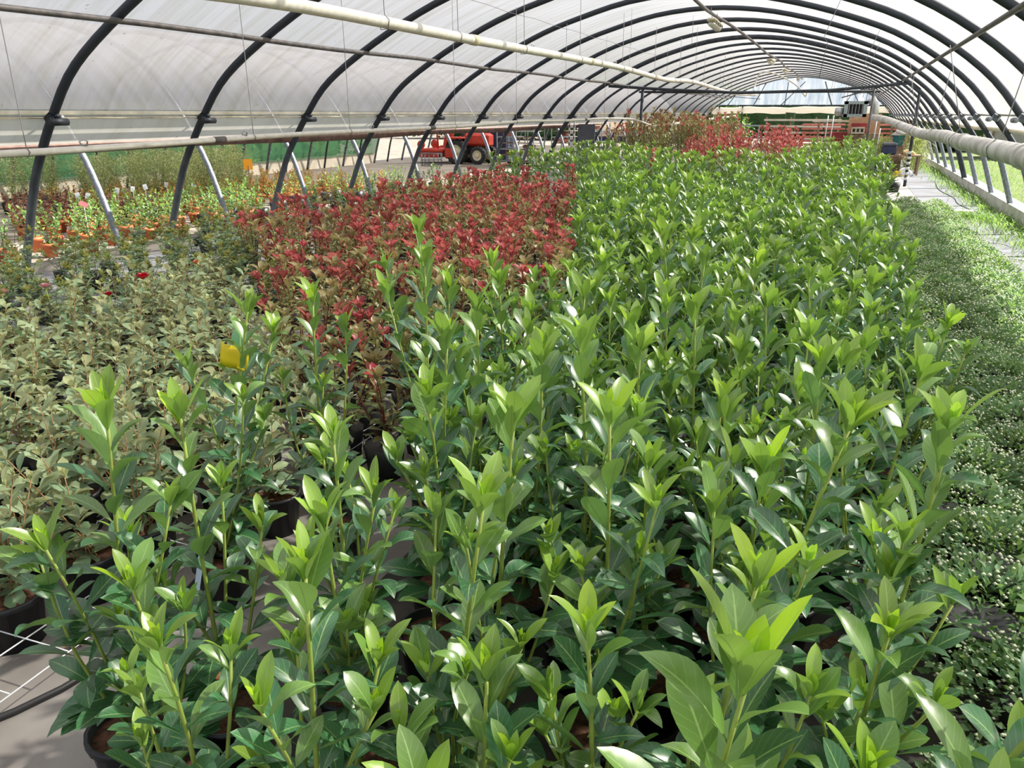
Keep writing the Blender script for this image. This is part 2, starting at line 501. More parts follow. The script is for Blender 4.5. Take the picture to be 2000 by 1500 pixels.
def add_leaf(acc, tpl, pos, d, up, L, age, mi=0, roll=0.0):
    Fm = frame(np.array(d, float), np.array(up, float))
    if roll:
        Rr = np.array(Matrix.Rotation(roll, 3, 'Y'))
        Fm = Fm @ Rr
    V = (tpl[0] * L) @ Fm.T + np.array(pos, float)
    acc.add(V, tpl[1], tpl[2], age, mi)


def ddir(az, el):
    return np.array([math.cos(az) * math.cos(el), math.sin(az) * math.cos(el), math.sin(el)])


# ------------------------------------------------------------------ the tunnel: measures
RX, DY, Y0 = 21, 1.96, 5.47
PROF = [(-7.87, 0), (-7.70, 0.4), (-7.43, 1.0), (-7.22, 1.33), (-7.02, 1.6), (-6.70, 1.97), (-6.28, 2.27), (-5.60, 2.64), (-4.95, 2.93), (-4.3, 3.14),
        (-3.5, 3.34), (-2.6, 3.42), (-1.7, 3.36), (-0.9, 3.2), (-0.2, 3.0), (0.45, 2.76), (1.05, 2.42), (1.55, 2.03), (1.92, 1.6), (2.14, 1.33), (2.36, 1.0), (2.60, 0.4), (2.74, 0)]


def smooth_path(pts, sub=3):
    P = [np.array(p, float) for p in pts]
    out = []
    for i in range(len(P) - 1):
        p0 = P[max(i - 1, 0)]; p1 = P[i]; p2 = P[i + 1]; p3 = P[min(i + 2, len(P) - 1)]
        for k in range(sub):
            t = k / sub
            out.append(0.5 * ((2 * p1) + (-p0 + p2) * t + (2 * p0 - 5 * p1 + 4 * p2 - p3) * t * t + (-p0 + 3 * p1 - 3 * p2 + p3) * t ** 3))
    out.append(P[-1])
    return out


ARC = smooth_path(PROF, 3)
ROOF_C = np.array([-2.56, 0.9])


def offset_arc(arc, d):
    out = []
    for i, p in enumerate(arc):
        a = arc[max(i - 1, 0)]; b = arc[min(i + 1, len(arc) - 1)]
        t = (b - a) / np.linalg.norm(b - a)
        n = np.array([-t[1], t[0]])
        out.append(p + n * d)
    return out


def sheet(arc, y0, y1, ny, th=0.004, nz=0.0):
    """Thin film following the arc, with real thickness."""
    V = []; F = []
    m = len(arc)
    for j in range(ny + 1):
        y = y0 + (y1 - y0) * j / ny
        for i, p in enumerate(arc):
            s = nz * math.sin(PI * ((y - Y0) / DY)) ** 2
            V.append((p[0], y, p[1] - s))
    for j in range(ny):
        for i in range(m - 1):
            a = j * m + i
            F.append((a, a + m, a + m + 1, a + 1))
    return np.array(V), F


# ------------------------------------------------------------------ ground
def slab(name, x0, x1, y0, y1, z1, mat, label=None, th=0.1):
    o = part(name, box_geo(((x0 + x1) / 2, (y0 + y1) / 2, z1 - th / 2), (x1 - x0, y1 - y0, th)), mat)
    o['kind'] = 'structure'
    if label: o['label'] = label
    return o


slab('floor', -8.0, 1.5, -4, 44.5, 0.0, M['floor_mat'], 'grey ground fabric under the plants of the tunnel')
slab('floor_path', 1.5, 2.62, -4, 44.5, 0.004, M['path'], 'pale grey path beside the kerb', 0.104)
slab('floor_yard', -40, -8.0, -4, 70, -0.005, M['yard'], 'pale sandy concrete yard beyond the left legs')
slab('floor_back', -8.0, 2.62, 44.5, 80, -0.005, M['yard'], 'bare yard behind the far end')
slab('floor_shade', -1.4, 1.4, .2, 16, 0.006, M['bed'], 'shade under the laurels and mums, painted as a dark layer on the floor', .106)  # added dark layer: shade below the foliage put into the floor colour
slab('lawn', 2.85, 40, -6, 80, -0.02, M['lawn'], 'green lawn outside the right side')
slab('trim_kerb', 2.62, 2.86, -4, 44.5, 0.24, M['kerb'], 'white concrete kerb along the right arch feet', 0.34)


# white ground sheet under the left plants
def rough_sheet(x0, x1, y0, y1, z, amp, nx, ny, th=0.012):
    V = []; F = []
    for k in (0, 1):
        for j in range(ny + 1):
            for i in range(nx + 1):
                x = x0 + (x1 - x0) * i / nx; y = y0 + (y1 - y0) * j / ny
                V.append((x, y, z + (amp * (noise.noise(Vector((x * 3, y * 3, 0))) + 0.5) if k else -0.0) + k * th))
    m = (nx + 1) * (ny + 1)
    for j in range(ny):
        for i in range(nx):
            a = j * (nx + 1) + i
            F.append((a + m, a + 1 + m, a + nx + 2 + m, a + nx + 1 + m))
            F.append((a, a + nx + 1, a + nx + 2, a + 1))
    for i in range(nx):
        F.append((i, i + 1, i + 1 + m, i + m)); a = ny * (nx + 1) + i; F.append((a + 1, a, a + m, a + 1 + m))
    for j in range(ny):
        a = j * (nx + 1); b = a + nx + 1; F.append((b, a, a + m, b + m)); a += nx; b += nx; F.append((a, b, b + m, a + m))
    return np.array(V), F


o = part('ground_sheet', rough_sheet(-7.7, -3.6, 3.0, 13.5, 0.001, 0.02, 30, 80), M['white_fabric'], smooth=True)
tag(o, 'white ground sheet under the roses and red shrubs beside the left legs', 'ground sheet')

# ------------------------------------------------------------------ roof film
i_l = min(range(len(ARC)), key=lambda i: abs(ARC[i][0] + 7.02))
i_r = min(range(len(ARC)), key=lambda i: abs(ARC[i][0] - 1.92))
OUT = offset_arc(ARC, 0.05)
o = part('ceiling', sheet(OUT[i_l:i_r + 1], -2.4, 44.7, 96, nz=0.02), M['film'], smooth=True)
tag(o, 'milky plastic roof film over the arches', None, kind='structure')
# side curtains hanging under the battens
for side, pts in (('left', [(-7.08, 1.62), (-7.16, 1.52), (-7.3, 1.42), (-7.40, 1.36)]), ('right', [(1.99, 1.62), (2.06, 1.52), (2.12, 1.44)])):
    cc = [np.array(p) for p in pts]
    if side == 'right': cc = cc
    o = part('wall_' + side, sheet(cc, -2.4, 44.6, 60), M['curtain'], smooth=True)
    tag(o, 'rolled milky side curtain under the ' + side + ' batten', None, kind='structure')
o = part('curtain_roller', tube_geo([(-7.46, y, 1.315 + 0.012 * math.sin(y)) for y in np.linspace(-2, 24.5, 40)], 0.06, 10), M['brown_roll'], smooth=True)
tag(o, 'brown roller tube along the bottom of the left side curtain', 'roller')
o = part('curtain_roller', tube_geo([(2.14, y, 1.42 + 0.01 * math.sin(y)) for y in np.linspace(-2, 44, 40)], 0.035, 8), M['board'], smooth=True)
tag(o, 'cream roller tube along the bottom of the right side curtain', 'roller')

# ------------------------------------------------------------------ tunnel frame
fr = thing('tunnel_frame', 'frame of dark steel arches carrying the milky film over the beds', 'greenhouse frame', (-2.56, 5.47, 0))


def loc2(pts, o=(-2.56, 5.47, 0)):
    return [(p[0] - o[0], p[1] - o[1], p[2] - o[2]) for p in pts]


RIBC = ARC
upper = [(p[0] + 2.56, 0, p[1]) for p in ARC]
nl = 7
ribm = Acc()
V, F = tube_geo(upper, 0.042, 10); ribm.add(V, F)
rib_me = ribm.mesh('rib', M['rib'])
rib_far = mk(tube_geo(upper, 0.033, 8), 'rib', M['dark_steel'], True)
rib_far2 = mk(tube_geo(upper, 0.026, 8), 'rib', M['dark_steel'], True)
rib_thick = mk(tube_geo(upper, 0.058, 10), 'rib', M['dark_steel'], True)
# galvanised sleeves on the legs below the film
def leg_me(side):
    if side == 'l': pp = [p for p in upper if p[2] < 0.95 and p[0] < 0]
    else: pp = [p for p in upper if p[2] < 1.3 and p[0] > 0]
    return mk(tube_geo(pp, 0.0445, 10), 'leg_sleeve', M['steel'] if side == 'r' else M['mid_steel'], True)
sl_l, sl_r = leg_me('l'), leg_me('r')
clamp_l = Acc()
for g in (tube_geo([(-4.46 - .10, 0, 1.615), (-4.46 + .10, 0, 1.63)], 0.02, 8), box_geo((-4.44, 0, 1.6), (0.11, 0.13, 0.1), ry=-0.5, bev=0.02), tube_geo([(-4.37, -0.09, 1.575), (-4.37, 0.09, 1.575)], 0.035, 10)):
    clamp_l.add(*g)
clamp_l = clamp_l.mesh('clamp', M['dark_steel'])
clamp_r = Acc()
for g in (box_geo((4.48, 0, 1.6), (0.11, 0.13, 0.1), ry=0.5, bev=0.02), tube_geo([(4.40, -0.09, 1.575), (4.40, 0.09, 1.575)], 0.035, 10)):
    clamp_r.add(*g)
clamp_r = clamp_r.mesh('clamp', M['steel'])
for k in range(-3, RX):
    y = k * DY
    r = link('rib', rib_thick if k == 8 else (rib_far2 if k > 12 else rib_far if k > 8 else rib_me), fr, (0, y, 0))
    if k == 8: r['label'] = 'thicker dark arch carrying the crossbar'
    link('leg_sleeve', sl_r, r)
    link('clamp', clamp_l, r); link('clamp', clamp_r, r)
y_a, y_b = -3, 44.6
o = part('purlin', tube_geo(loc2([(-5.93, y, 2.40 + 0.01 * math.sin(y * 1.3)) for y in np.linspace(y_a, y_b, 50)]), 0.026, 8), M['grey_tube'], fr, True, 'grey purlin tube along the left of the roof')
o = part('purlin', tube_geo(loc2([(1.03, y, 2.37) for y in np.linspace(y_a, y_b, 30)]), 0.024, 8), M['grey_tube'], fr, True, 'grey purlin tube along the right of the roof')
o = part('ridge_tube', tube_geo(loc2([(-2.45 + 0.04 * math.sin(y * .7), y, 3.33 - 0.015 * math.sin(y)) for y in np.linspace(y_a, y_b, 50)]), 0.028, 8), M['grey_tube'], fr, True)
for x_, z_ in ((-7.1, 1.66), (1.99, 1.67)):
    part('batten', [box_geo((x_ + 2.56, (y_a + y_b) / 2 - 5.47, z_), (0.02, y_b - y_a, 0.035)), box_geo((x_ + 2.56 + (0.02 if x_ < 0 else -.02), (y_a + y_b) / 2 - 5.47, z_ - 0.05), (0.02, y_b - y_a, 0.012))], [M['batten']], fr)
# crossbar and posts at the thick arch
yb = Y0 + 8 * DY
part('crossbar', [tube_geo(loc2([(-6.0, yb, 2.34), (-4.5, yb, 2.24), (-2.6, yb, 2.14), (-0.5, yb, 2.18), (1.45, yb, 2.34), (1.6, yb, 2.36)]), 0.035, 8)], M['dark_steel'], fr, True)
part('crossbar', [tube_geo(loc2([(-5.2, yb + .12, 2.19), (-4.0, yb + .12, 2.17), (-2.6, yb + .12, 2.16), (0.6, yb + .12, 2.15)]), 0.028, 8)], M['dark_steel'], fr, True)
part('post', tube_geo(loc2([(-5.08, yb, 2.25), (-5.1, yb, 0)]), 0.04, 8), M['dark_steel'], fr, True)
part('post', tube_geo(loc2([(0.46, yb + .1, 2.2), (0.46, yb + .1, 0)]), 0.03, 8), M['grey_tube'], fr, True)
ps = part('post', tube_geo(loc2([(1.43, yb, 2.34), (1.43, yb, 0)]), 0.035, 8), M['dark_steel'], fr, True, 'right hand post with white banded lower end')
bands = []
for k in range(6):
    z_ = 0.15 + k * 0.12
    bands.append(tube_geo(loc2([(1.43, yb, z_), (1.43, yb, z_ + 0.06)]), 0.045, 10))
part('band', bands, M['white'], ps, True)
part('brace', tube_geo(loc2([(1.0, yb, 2.36), (-0.25, yb + 2.1, 2.05)]), 0.015, 6), M['dark_steel'], fr, True)
part('brace', tube_geo(loc2([(-5.9, yb - .1, 2.35), (-3.4, yb + 13, 2.2)]), 0.014, 6), M['dark_steel'], fr, True)

# ------------------------------------------------------------------ far gable
gy = 44.7
gb = thing('gable_end', 'bluish plastic gable closing the far end of the tunnel', 'gable', (-2.5, gy, 0))
topz = [p for p in ARC if p[1] > 2.06]
V = [(p[0] + 2.5, 0.02 * math.sin(p[0] * 9), p[1]) for p in topz] + [(p[0] + 2.5, 0.03 * math.sin(p[0] * 7), 2.04) for p in topz]
n_ = len(topz)
F = [(i, i + 1, n_ + i + 1, n_ + i) for i in range(n_ - 1)]
part('gable_film', (np.array(V), F), M['gable_film'], gb, True)
for x0, x1 in ((-3.6, -3.1), (-2.25, -1.7), (-0.9, 0.2), (1.6, 1.15), (-.7, -.62), (2.9, 2.5)):
    part('gable_strut', tube_geo([(x0 + 0, 0, 2.05), (x1, 0, 3.2 if abs(x1) < 1.9 else 2.75)], 0.022, 6), M['dark_steel'], gb, True)
part('gable_beam', tube_geo([(-4.0, 0, 2.06), (4.7, 0, 2.05)], 0.035, 6), M['dark_steel'], gb, True)
part('rolled_curtain', [tube_geo([(x, 0.1, 1.82 + 0.02 * math.sin(x * 2)) for x in np.linspace(-4.4, 4.6, 24)], [0.17 + 0.02 * math.sin(i * 1.7) for i in range(24)], 10)], M['curtain'], gb, True)
for x0 in (-4.0, -2.8, 2.6):
    part('gable_post', tube_geo([(x0, 0, 2.05), (x0, 0, 0)], 0.04, 6), M['dark_steel'], gb, True)

# ------------------------------------------------------------------ pipes and wires
def pipe(name, pts, rad, mat, label, couplings=(), cm=None, n=12):
    c0 = pts[0]
    t = thing(name, label, 'pipe', c0)
    P = smooth_path(pts, 4)
    P = [p - np.array(c0) for p in P]
    part('pipe_run', tube_geo(P, rad, n), mat, t, True)
    for y in couplings:
        i = min(range(len(P) - 1), key=lambda i: abs(P[i][1] + c0[1] - y))
        d = (P[i + 1] - P[i]); d /= np.linalg.norm(d)
        a = P[i] - d * 0.05
        part('coupling', tube_geo([a, a + d * 0.12], rad * 1.14, n), cm or mat, t, True)
    return t


up_pts = [(-3.75, 0.5, 2.30), (-3.75, 3.0, 2.32), (-3.75, 5.02, 2.38), (-3.75, 7.98, 2.38), (-3.75, 13.5, 2.40), (-3.75, 17.6, 2.34), (-3.72, 20.6, 2.40), (-3.6, 24.5, 2.31), (-3.55, 28.5, 2.27), (-3.2, 30.5, 2.30)]
pipe('heating_pipe', up_pts, 0.048, M['white_pipe'], 'thick white pipe hung high under the left roof, running to the crossbar', (7.9, 12.6, 16.5), M['cream'])
lp_pts = [(-4.55, .6, 1.42), (-4.5, 3.1, 1.43), (-4.5, 4.07, 1.443), (-4.5, 6.0, 1.478), (-4.5, 9.14, 1.50), (-4.5, 11.4, 1.543), (-4.5, 13.1, 1.536), (-4.5, 15.7, 1.557), (-4.5, 17.9, 1.529), (-4.43, 19.3, 1.40)]
pipe('irrigation_pipe', lp_pts, 0.021, M['white_pipe'], 'slim white pipe strung low in front of the left legs', (5.1, 8.0, 14.3), M['grey_tube'])
pipe('irrigation_pipe', [(-4.3, 19.2, 1.36), (-3.7, 22.1, 1.48), (-3.35, 27.1, 1.585)], 0.03, M['white_pipe'], 'short white pipe passing above the tall shrubs far down the tunnel')
rp_pts = [(1.22, 1.5, 1.36), (1.22, 4.0, 1.36), (1.22, 6.8, 1.355), (1.22, 9.5, 1.35), (1.22, 11.0, 1.345), (1.22, 12.5, 1.36), (1.20, 15.2, 1.32), (1.1, 17.0, 1.36), (1.0, 20.0, 1.43), (0.85, 23.0, 1.51), (0.6, 24.8, 1.55)]
rp = pipe('heating_duct', rp_pts, 0.084, M['scuff_pipe'], 'large scuffed white duct hanging over the right edge of the bed', (6.5, 10.4, 14.0), M['scuff_pipe'], 14)
# bent hose near the heater
pipe('bent_hose', [(-2.56, 23.8, 2.25), (-2.56, 24, 2.42), (-2.5, 24, 2.66), (-2.30, 24, 2.75), (-1.83, 24, 2.60), (-1.4, 24, 2.34), (-1.2, 24, 2.1), (-1.17, 24, 2.27)], 0.02, M['white_pipe'], 'white hose bent in a hump above the crossbar')


def hook(x, y, z, r, n=8):
    return [(x + r * math.cos(a), y, z + r * math.sin(a)) for a in np.linspace(-PI * .9, PI * .9, n)]


def wirething(pts, label, group, rad=0.004):
    c = pts[-1]
    o = part('hanging_wire', tube_geo([(p[0] - c[0], p[1] - c[1], p[2] - c[2]) for p in pts], rad, 5), M['wire'], None, True)
    o.location = c
    tag(o, label, 'wire', group)
    return o


def roof_z(x):
    best = min(ARC[6:-6], key=lambda p: abs(p[0] - x))
    return best[1]


def at_y(pts, y):
    for a, b in zip(pts, pts[1:]):
        if a[1] <= y <= b[1]:
            t = (y - a[1]) / (b[1] - a[1]); return tuple(a[i] + (b[i] - a[i]) * t for i in range(3))
    return pts[-1]


for k, y in enumerate((2.9, 6.2, 7.6, 9.4, 11.6, 14.0, 16.5, 19.0, 22.0, 25.0)):
    p = at_y(up_pts, y)
    zt = roof_z(p[0]) - 0.02
    wirething([(p[0], y, zt), (p[0] + .01, y, p[2] + .06), (p[0] + .055, y, p[2] + .02), (p[0] + 0.04, y, p[2] - .05), (p[0] - .03, y, p[2] - .055), (p[0] - .06, y, p[2] + .02)], 'thin hooked wire holding up the high thick white pipe' + ', ' + ordw(k + 1) + ' from the camera', 'wires of the high pipe')
for k, y in enumerate((3.3, 5.3, 6.7, 9.0, 11.0, 13.2, 15.6, 17.4)):
    p = at_y(lp_pts, y)
    xt = p[0]; zt = roof_z(xt) - 0.02
    wirething([(xt, y, zt), (p[0] + .005, y, p[2] + .03), (p[0] + 0.03, y, p[2]), (p[0], y, p[2] - 0.032)], 'thin wire holding up the slim low white pipe' + ', ' + ordw(k + 1) + ' from the camera', 'wires of the low pipe', 0.003)
for k, y in enumerate((5.2, 8.0, 10.9, 13.9, 16.5, 19.0)):
    p = at_y(rp_pts, y)
    xt = p[0] + (0.1 if k % 2 else -0.25)
    zt = roof_z(xt) - 0.02
    wirething([(xt, y, zt), (p[0] + .01, y, p[2] + .14), (p[0] + .09, y, p[2] + .03), (p[0] + 0.07, y, p[2] - .06), (p[0], y, p[2] - .092), (p[0] - .07, y, p[2] - .06), (p[0] - .09, y, p[2] + .02), (p[0] + .01, y, p[2] + .14)], 'grey wire looped round the large scuffed duct' + ', ' + ordw(k + 1) + ' from the camera', 'wires of the large duct', 0.005)
for k in range(14):
    x = -2.4 + 0.0 * k + R.uniform(-1.9, 0.2); y = 14 + k * 1.9
    wirething([(x, y, roof_z(x) - 0.02), (x + 0.01, y, roof_z(x) - R.uniform(.5, 1.1))], 'thin loose wire hanging from the roof crown, ' + ordw(k + 1) + ' from the camera', 'loose roof wires', 0.003)
for k in range(8):
    x = -.2 + R.uniform(-0.3, 1.0); y = 11 + k * 2.6
    z0 = roof_z(x) - 0.02
    wirething([(x, y, z0), (x - .15, y, z0 - .45), (x - .1, y, z0 - .5), (x - .15, y + .1, z0 - .9)], 'thin kinked wire hanging from the right of the roof, ' + ordw(k + 1) + ' from the camera', 'kinked wires right of the crown', 0.004)
# long training wire under the left roof
o = part('training_wire', tube_geo([(-4.5, y, 2.98 - 0.02 * math.sin(y * 1.6) ** 2) for y in np.linspace(3, 20, 30)], 0.003, 5), M['wire'], None, True)
tag(o, 'long thin wire stretched lengthwise above the thick white pipe', 'wire')

# clips on pipes (small pulleys)
for pts, ys, lab in ((up_pts, (5.0, 9.7, 13.6), 'small grey pipe clip on top of the high white pipe'), (lp_pts, (3.7, 5.2, 7.1, 10.4), 'small grey pipe clip on the slim low white pipe')):
    for ky, y in enumerate(ys):
        p = at_y(pts, y)
        o = part('pipe_clip', [tube_geo([(0.0, -.02, 0.02), (-.01, -.022, .045), (0.0, -.0, .058), (.01, .022, .045), (0.0, .02, .02)], 0.006, 6), box_geo((0, 0, .022), (.035, .035, .012), bev=.004)], M['tin'], None, True)
        o.location = (p[0], y, p[2] + (0.02 if pts is up_pts else 0))
        tag(o, lab + ', ' + ordw(ky + 1) + ' from the camera', 'clip', 'clips on the ' + ('high' if pts is up_pts else 'low') + ' pipe')

# ------------------------------------------------------------------ lights under the ridge
first = None
for i, (y, lab) in enumerate(((15.0, 'yellowed fluorescent light under the ridge, nearest and largest of the row'), (26.0, 'second fluorescent light under the ridge, small and pale'),
                              (32.0, 'third fluorescent light along the ridge'), (40.0, 'last small fluorescent light before the gable'))):
    t = thing('ceiling_light', lab, 'lamp', (-2.38, y, 3.12), R.uniform(-.1, .1), 'lights under the ridge')
    part('housing', box_geo((0, 0, 0.03), (0.16, 1.05, 0.06), bev=0.02), M['light_case'], t)
    part('cover', box_geo((0, 0, -0.035), (0.13, 1.0, 0.07), bev=0.03), M['lens'], t)
    part('bracket', [tube_geo([(0, -.45, .06), (-.03, -.45, .22)], .006, 5), tube_geo([(0, .45, .06), (-.03, .45, .22)], .006, 5)], M['wire'], t)
    if i == 0:
        part('latch', [box_geo((s * .078, yy, 0), (.012, .03, .05)) for s in (-1, 1) for yy in (-.4, -.1, .2, .45)], M['grey_tube'], t)

# ------------------------------------------------------------------ heater
t = thing('air_heater', 'grey box heater with dark vertical louvres hanging far down the tunnel', 'heater', (0.12, 25, 1.58))
part('housing', [box_geo((-.24, 0, .19), (.10, .4, .42)), box_geo((.26, 0, .19), (.10, .4, .42)), box_geo((0, 0, .36), (.62, .4, .08)), box_geo((0, 0, .02), (.62, .4, .08)), box_geo((0, .15, .19), (.5, .1, .3))], M['grey_paint'], t)
for k in range(9):
    part('louvre', box_geo((-.17 + k * .043, -.17, .19), (.006, .07, .28), rz=0.5), M['black'] if k % 2 else M['tin'], t)
part('flue', [tube_geo([(.32, 0.1, .35), (.45, .1, .44), (.52, .1, .3), (.53, .1, .0)], .10, 12)], M['tin'], t, True)
part('fan_motor', [tube_geo([(-.3, .05, .12), (-.5, .1, .12)], .12, 12)], M['tin'], t, True)
part('hanger', [tube_geo([(-.25, 0, .4), (-.12, 0, .62), (.3, 0, .62)], .01, 5), tube_geo([(.25, 0, .4), (.3, 0, 1.15)], .008, 5), tube_geo([(-.25, 0, .4), (-.25, 0, 1.4)], .006, 5)], M['dark_steel'], t)

# ------------------------------------------------------------------ neighbouring tunnel on the left
nb = thing('neighbour_frame', 'frame of the next tunnel with pale curved legs crossing the dark arches', 'greenhouse frame', (-8.1, 6.95, 0))
NB = smooth_path([(0, 0), (-.13, .45), (-.30, .95), (-.50, 1.35), (-.78, 1.8), (-1.2, 2.25), (-1.8, 2.6), (-2.7, 2.88), (-3.65, 2.98), (-4.6, 2.88), (-5.5, 2.6), (-6.1, 2.25), (-6.52, 1.8), (-6.8, 1.35), (-7.0, .95), (-7.17, .45), (-7.3, 0)], 3)
nbm = mk(tube_geo([(p[0], 0, p[1]) for p in NB], 0.036, 8), 'arch', M['mid_steel'], True)
nbs = mk(tube_geo([(p[0], 0, p[1]) for p in NB if p[1] < 1.42 and p[0] > -2], 0.039, 10), 'leg_sleeve', M['steel'], True)
for k in range(-3, 19):
    a_ = link('arch', nbm, nb, (0, k * 1.93, 0)); link('leg_sleeve', nbs, a_)
for x_, z_ in ((-.65, 1.6), (-6.65, 1.6)):
    part('rail', tube_geo([(x_, -6, z_), (x_, 35, z_)], 0.02, 6), M['dark_steel'], nb, True)
o = part('ceiling_neighbour', sheet([np.array((p[0] - 8.1, p[1] + 0.05)) for p in NB if p[1] > 1.55], -2, 44.0, 24), M['film'], smooth=True)
tag(o, 'milky roof film over the next tunnel', None, kind='structure')
o = part('wall_neighbour', sheet([np.array(p) for p in ((-15.42, 0.32), (-15.28, .95), (-15.1, 1.35), (-14.9, 1.62))], 0.5, 24.5, 40), M['green_net'], smooth=True)
tag(o, 'green film side wall of the next tunnel', None, kind='structure')
part('baseboard_neighbour', box_geo((-15.5, 12.5, 0.16), (0.06, 24, 0.34)), M['board'])['kind'] = 'structure'
# thinner far posts between the arches
for k in range(12):
    part('far_post', tube_geo([(-7.28, k * 1.93 - 4 + 1, 0), (-7.13, k * 1.93 - 3, .6), (-6.9, k * 1.93 - 3, 1.3)], 0.03, 6), M['dark_steel'], nb, True)


# ------------------------------------------------------------------ leaf templates
LT_near = [leaf_tpl(0.36, .28, .25, 11, 2, seed=1), leaf_tpl(0.33, .40, .55, 11, 2, seed=2, wave=.15), leaf_tpl(0.39, .20, .10, 11, 2, seed=3, peak=.6), leaf_tpl(0.35, .42, .8, 11, 2, seed=4, wave=.2), leaf_tpl(0.40, .15, .35, 11, 2, peak=.62, seed=5), leaf_tpl(0.37, .3, -.2, 11, 2, peak=.58, seed=6)]
LT_far = [leaf_tpl(0.33, .28, .25, 4, 2), leaf_tpl(0.33, .4, .55, 4, 2), leaf_tpl(0.34, .15, .1, 4, 2, peak=.6)]
EL_near = [leaf_tpl(0.45, .2, .25, 5, 4, peak=.5, seed=1, wave=.3), leaf_tpl(0.55, .3, .5, 5, 4, peak=.48, seed=2, wave=.35), leaf_tpl(0.46, .1, .1, 5, 4, seed=3)]
EL_far = [leaf_tpl(0.52, .25, .3, 3, 2, peak=.5), leaf_tpl(0.5, .1, .5, 3, 2, peak=.5)]
PH_far = [leaf_tpl(0.40, .3, .25, 4, 2, peak=.6), leaf_tpl(0.42, .35, .5, 4, 2, peak=.6)]
SM = [leaf_tpl(0.55, .2, .2, 2, 2, peak=.5), leaf_tpl(0.5, .2, .4, 2, 2, peak=.5)]
BLADE = leaf_tpl(0.05, .1, .9, 4, 1, pet=0, peak=.4)


def leaf_meshes(tpls, ages, nm, mat):
    out = {}
    for a in ages:
        out[a] = []
        for t_ in tpls:
            A = Acc(); A.add(t_[0], t_[1], t_[2], a)
            out[a].append(A.mesh(nm, mat))
    return out


LM = leaf_meshes(LT_near, (0.0, 0.22), 'leaf', M['laurel'])
LM.update(leaf_meshes([leaf_tpl(0.29, .35, .3, 9, 2, seed=7), leaf_tpl(0.27, .3, -.15, 9, 2, seed=8), leaf_tpl(0.32, .2, .1, 9, 2, seed=9)], (0.5, 1.0), 'leaf', M['laurel']))
EM = leaf_meshes(EL_near, (0.0, 0.35, 1.0), 'leaf', M['elaeagnus'])
PM = leaf_meshes([leaf_tpl(0.40, .3, .25, 5, 4, peak=.6), leaf_tpl(0.42, .35, .5, 5, 4, peak=.6, wave=.2)], (0.0, 0.35, 0.7, 1.0), 'leaf', M['photinia'])


def pick_age(d, a):
    return min(d.keys(), key=lambda k: abs(k - a))


# ------------------------------------------------------------------ plant growth
def stem_leaves(r, path, t0, step, L0, L1, el0, el1, age_f, tipn=5, tipL=0.08, spread=0.15, tip_age=1.0, az0=None, outer=(.35, .8)):
    """leaves along a stem path (list of np points): returns (pos, dir, up, L, age)"""
    P = path
    seg = [np.linalg.norm(P[i + 1] - P[i]) for i in range(len(P) - 1)]
    tot = sum(seg)
    out = []
    def at(s):
        for i, l in enumerate(seg):
            if s <= l or i == len(seg) - 1:
                f = min(max(s / l, 0), 1)
                d = P[i + 1] - P[i]
                return P[i] + d * f, d / np.linalg.norm(d)
            s -= l
    s = t0 * tot
    az = r.uniform(0, 6.28) if az0 is None else az0
    while s < tot - 0.01:
        t = s / tot
        tt = (t - t0) / (1 - t0)
        p, d = at(s)
        el = el0 + (el1 - el0) * tt ** 1.6 + r.uniform(-spread, spread)
        base = ddir(az, el)
        q = base + d * 0.25 * (tt)
        q /= np.linalg.norm(q)
        L = (L0 + (L1 - L0) * tt) * r.uniform(.8, 1.15)
        up = np.array([0, 0, 1.0]) * (1 if el < 1.0 else .3) + d * .6
        if el > 1.0: up = -ddir(az, 0) * .9 + np.array([0, 0, .4])
        out.append((p, q, up, L, min(1.0, max(0.0, age_f(t, r)))))
        az += 2.399 + r.uniform(-.25, .25)
        s += step * r.uniform(.75, 1.25) * (1.15 - .35 * tt)
    p, d = at(tot - 1e-4)
    for k in range(tipn + 2):
        inner = k >= tipn - 1
        el = r.uniform(1.15, 1.4) if inner else r.uniform(.55, .95)
        q = ddir(az, el) + d * .3
        q /= np.linalg.norm(q)
        up = -ddir(az, 0) + np.array([0, 0, .35])
        out.append((p - d * (0 if inner else r.uniform(0, .02)), q, up, tipL * (r.uniform(.5, .75) if inner else r.uniform(.9, 1.3)), tip_age * (r.uniform(.8, 1) if inner else r.uniform(*outer))))
        az += 2.399 if not inner else 2.0
    return out


def mk_path(r, base, top, bend=0.03, n=5):
    base = np.array(base, float); top = np.array(top, float)
    d = top - base
    side = np.array([r.uniform(-1, 1), r.uniform(-1, 1), 0]) * bend
    return [base + d * (i / n) + side * math.sin(PI * i / n) * (1 if i else 0) for i in range(n + 1)]


POT_B = Acc()
_pv = lathe_geo([(0.0, 0.0), (.082, 0.0), (.098, .155), (.108, .158), (.108, .178), (.098, .178), (.094, .15), (.0, .15)], 18)
pot_black = mk(_pv, 'pot', M['black_pot'], True)
soil_me = mk(lathe_geo([(0.0, .158), (.05, .160), (.095, .150)], 14), 'soil', M['soil'], True)
pot_terra = mk(lathe_geo([(0.0, 0.0), (.055, 0.0), (.070, .10), (.078, .102), (.078, .135), (.070, .135), (.066, .11), (.0, .11)], 16), 'pot', M['terra'], True)
soil_t = mk(lathe_geo([(0.0, .118), (.03, .12), (.067, .112)], 12), 'soil', M['soil'], True)
pot_far = mk(lathe_geo([(0.0, 0.0), (.082, 0.0), (.105, .175), (.094, .175), (.0, .15)], 10), 'pot', M['black_pot'], True)


def laurel_age(t, r):
    if t > .94: return r.uniform(.3, .7)
    if t > .86: return r.uniform(.1, .35)
    if t > .6: return r.choice((0, .0, .12))
    return r.choice((0, 0, 0, .1))


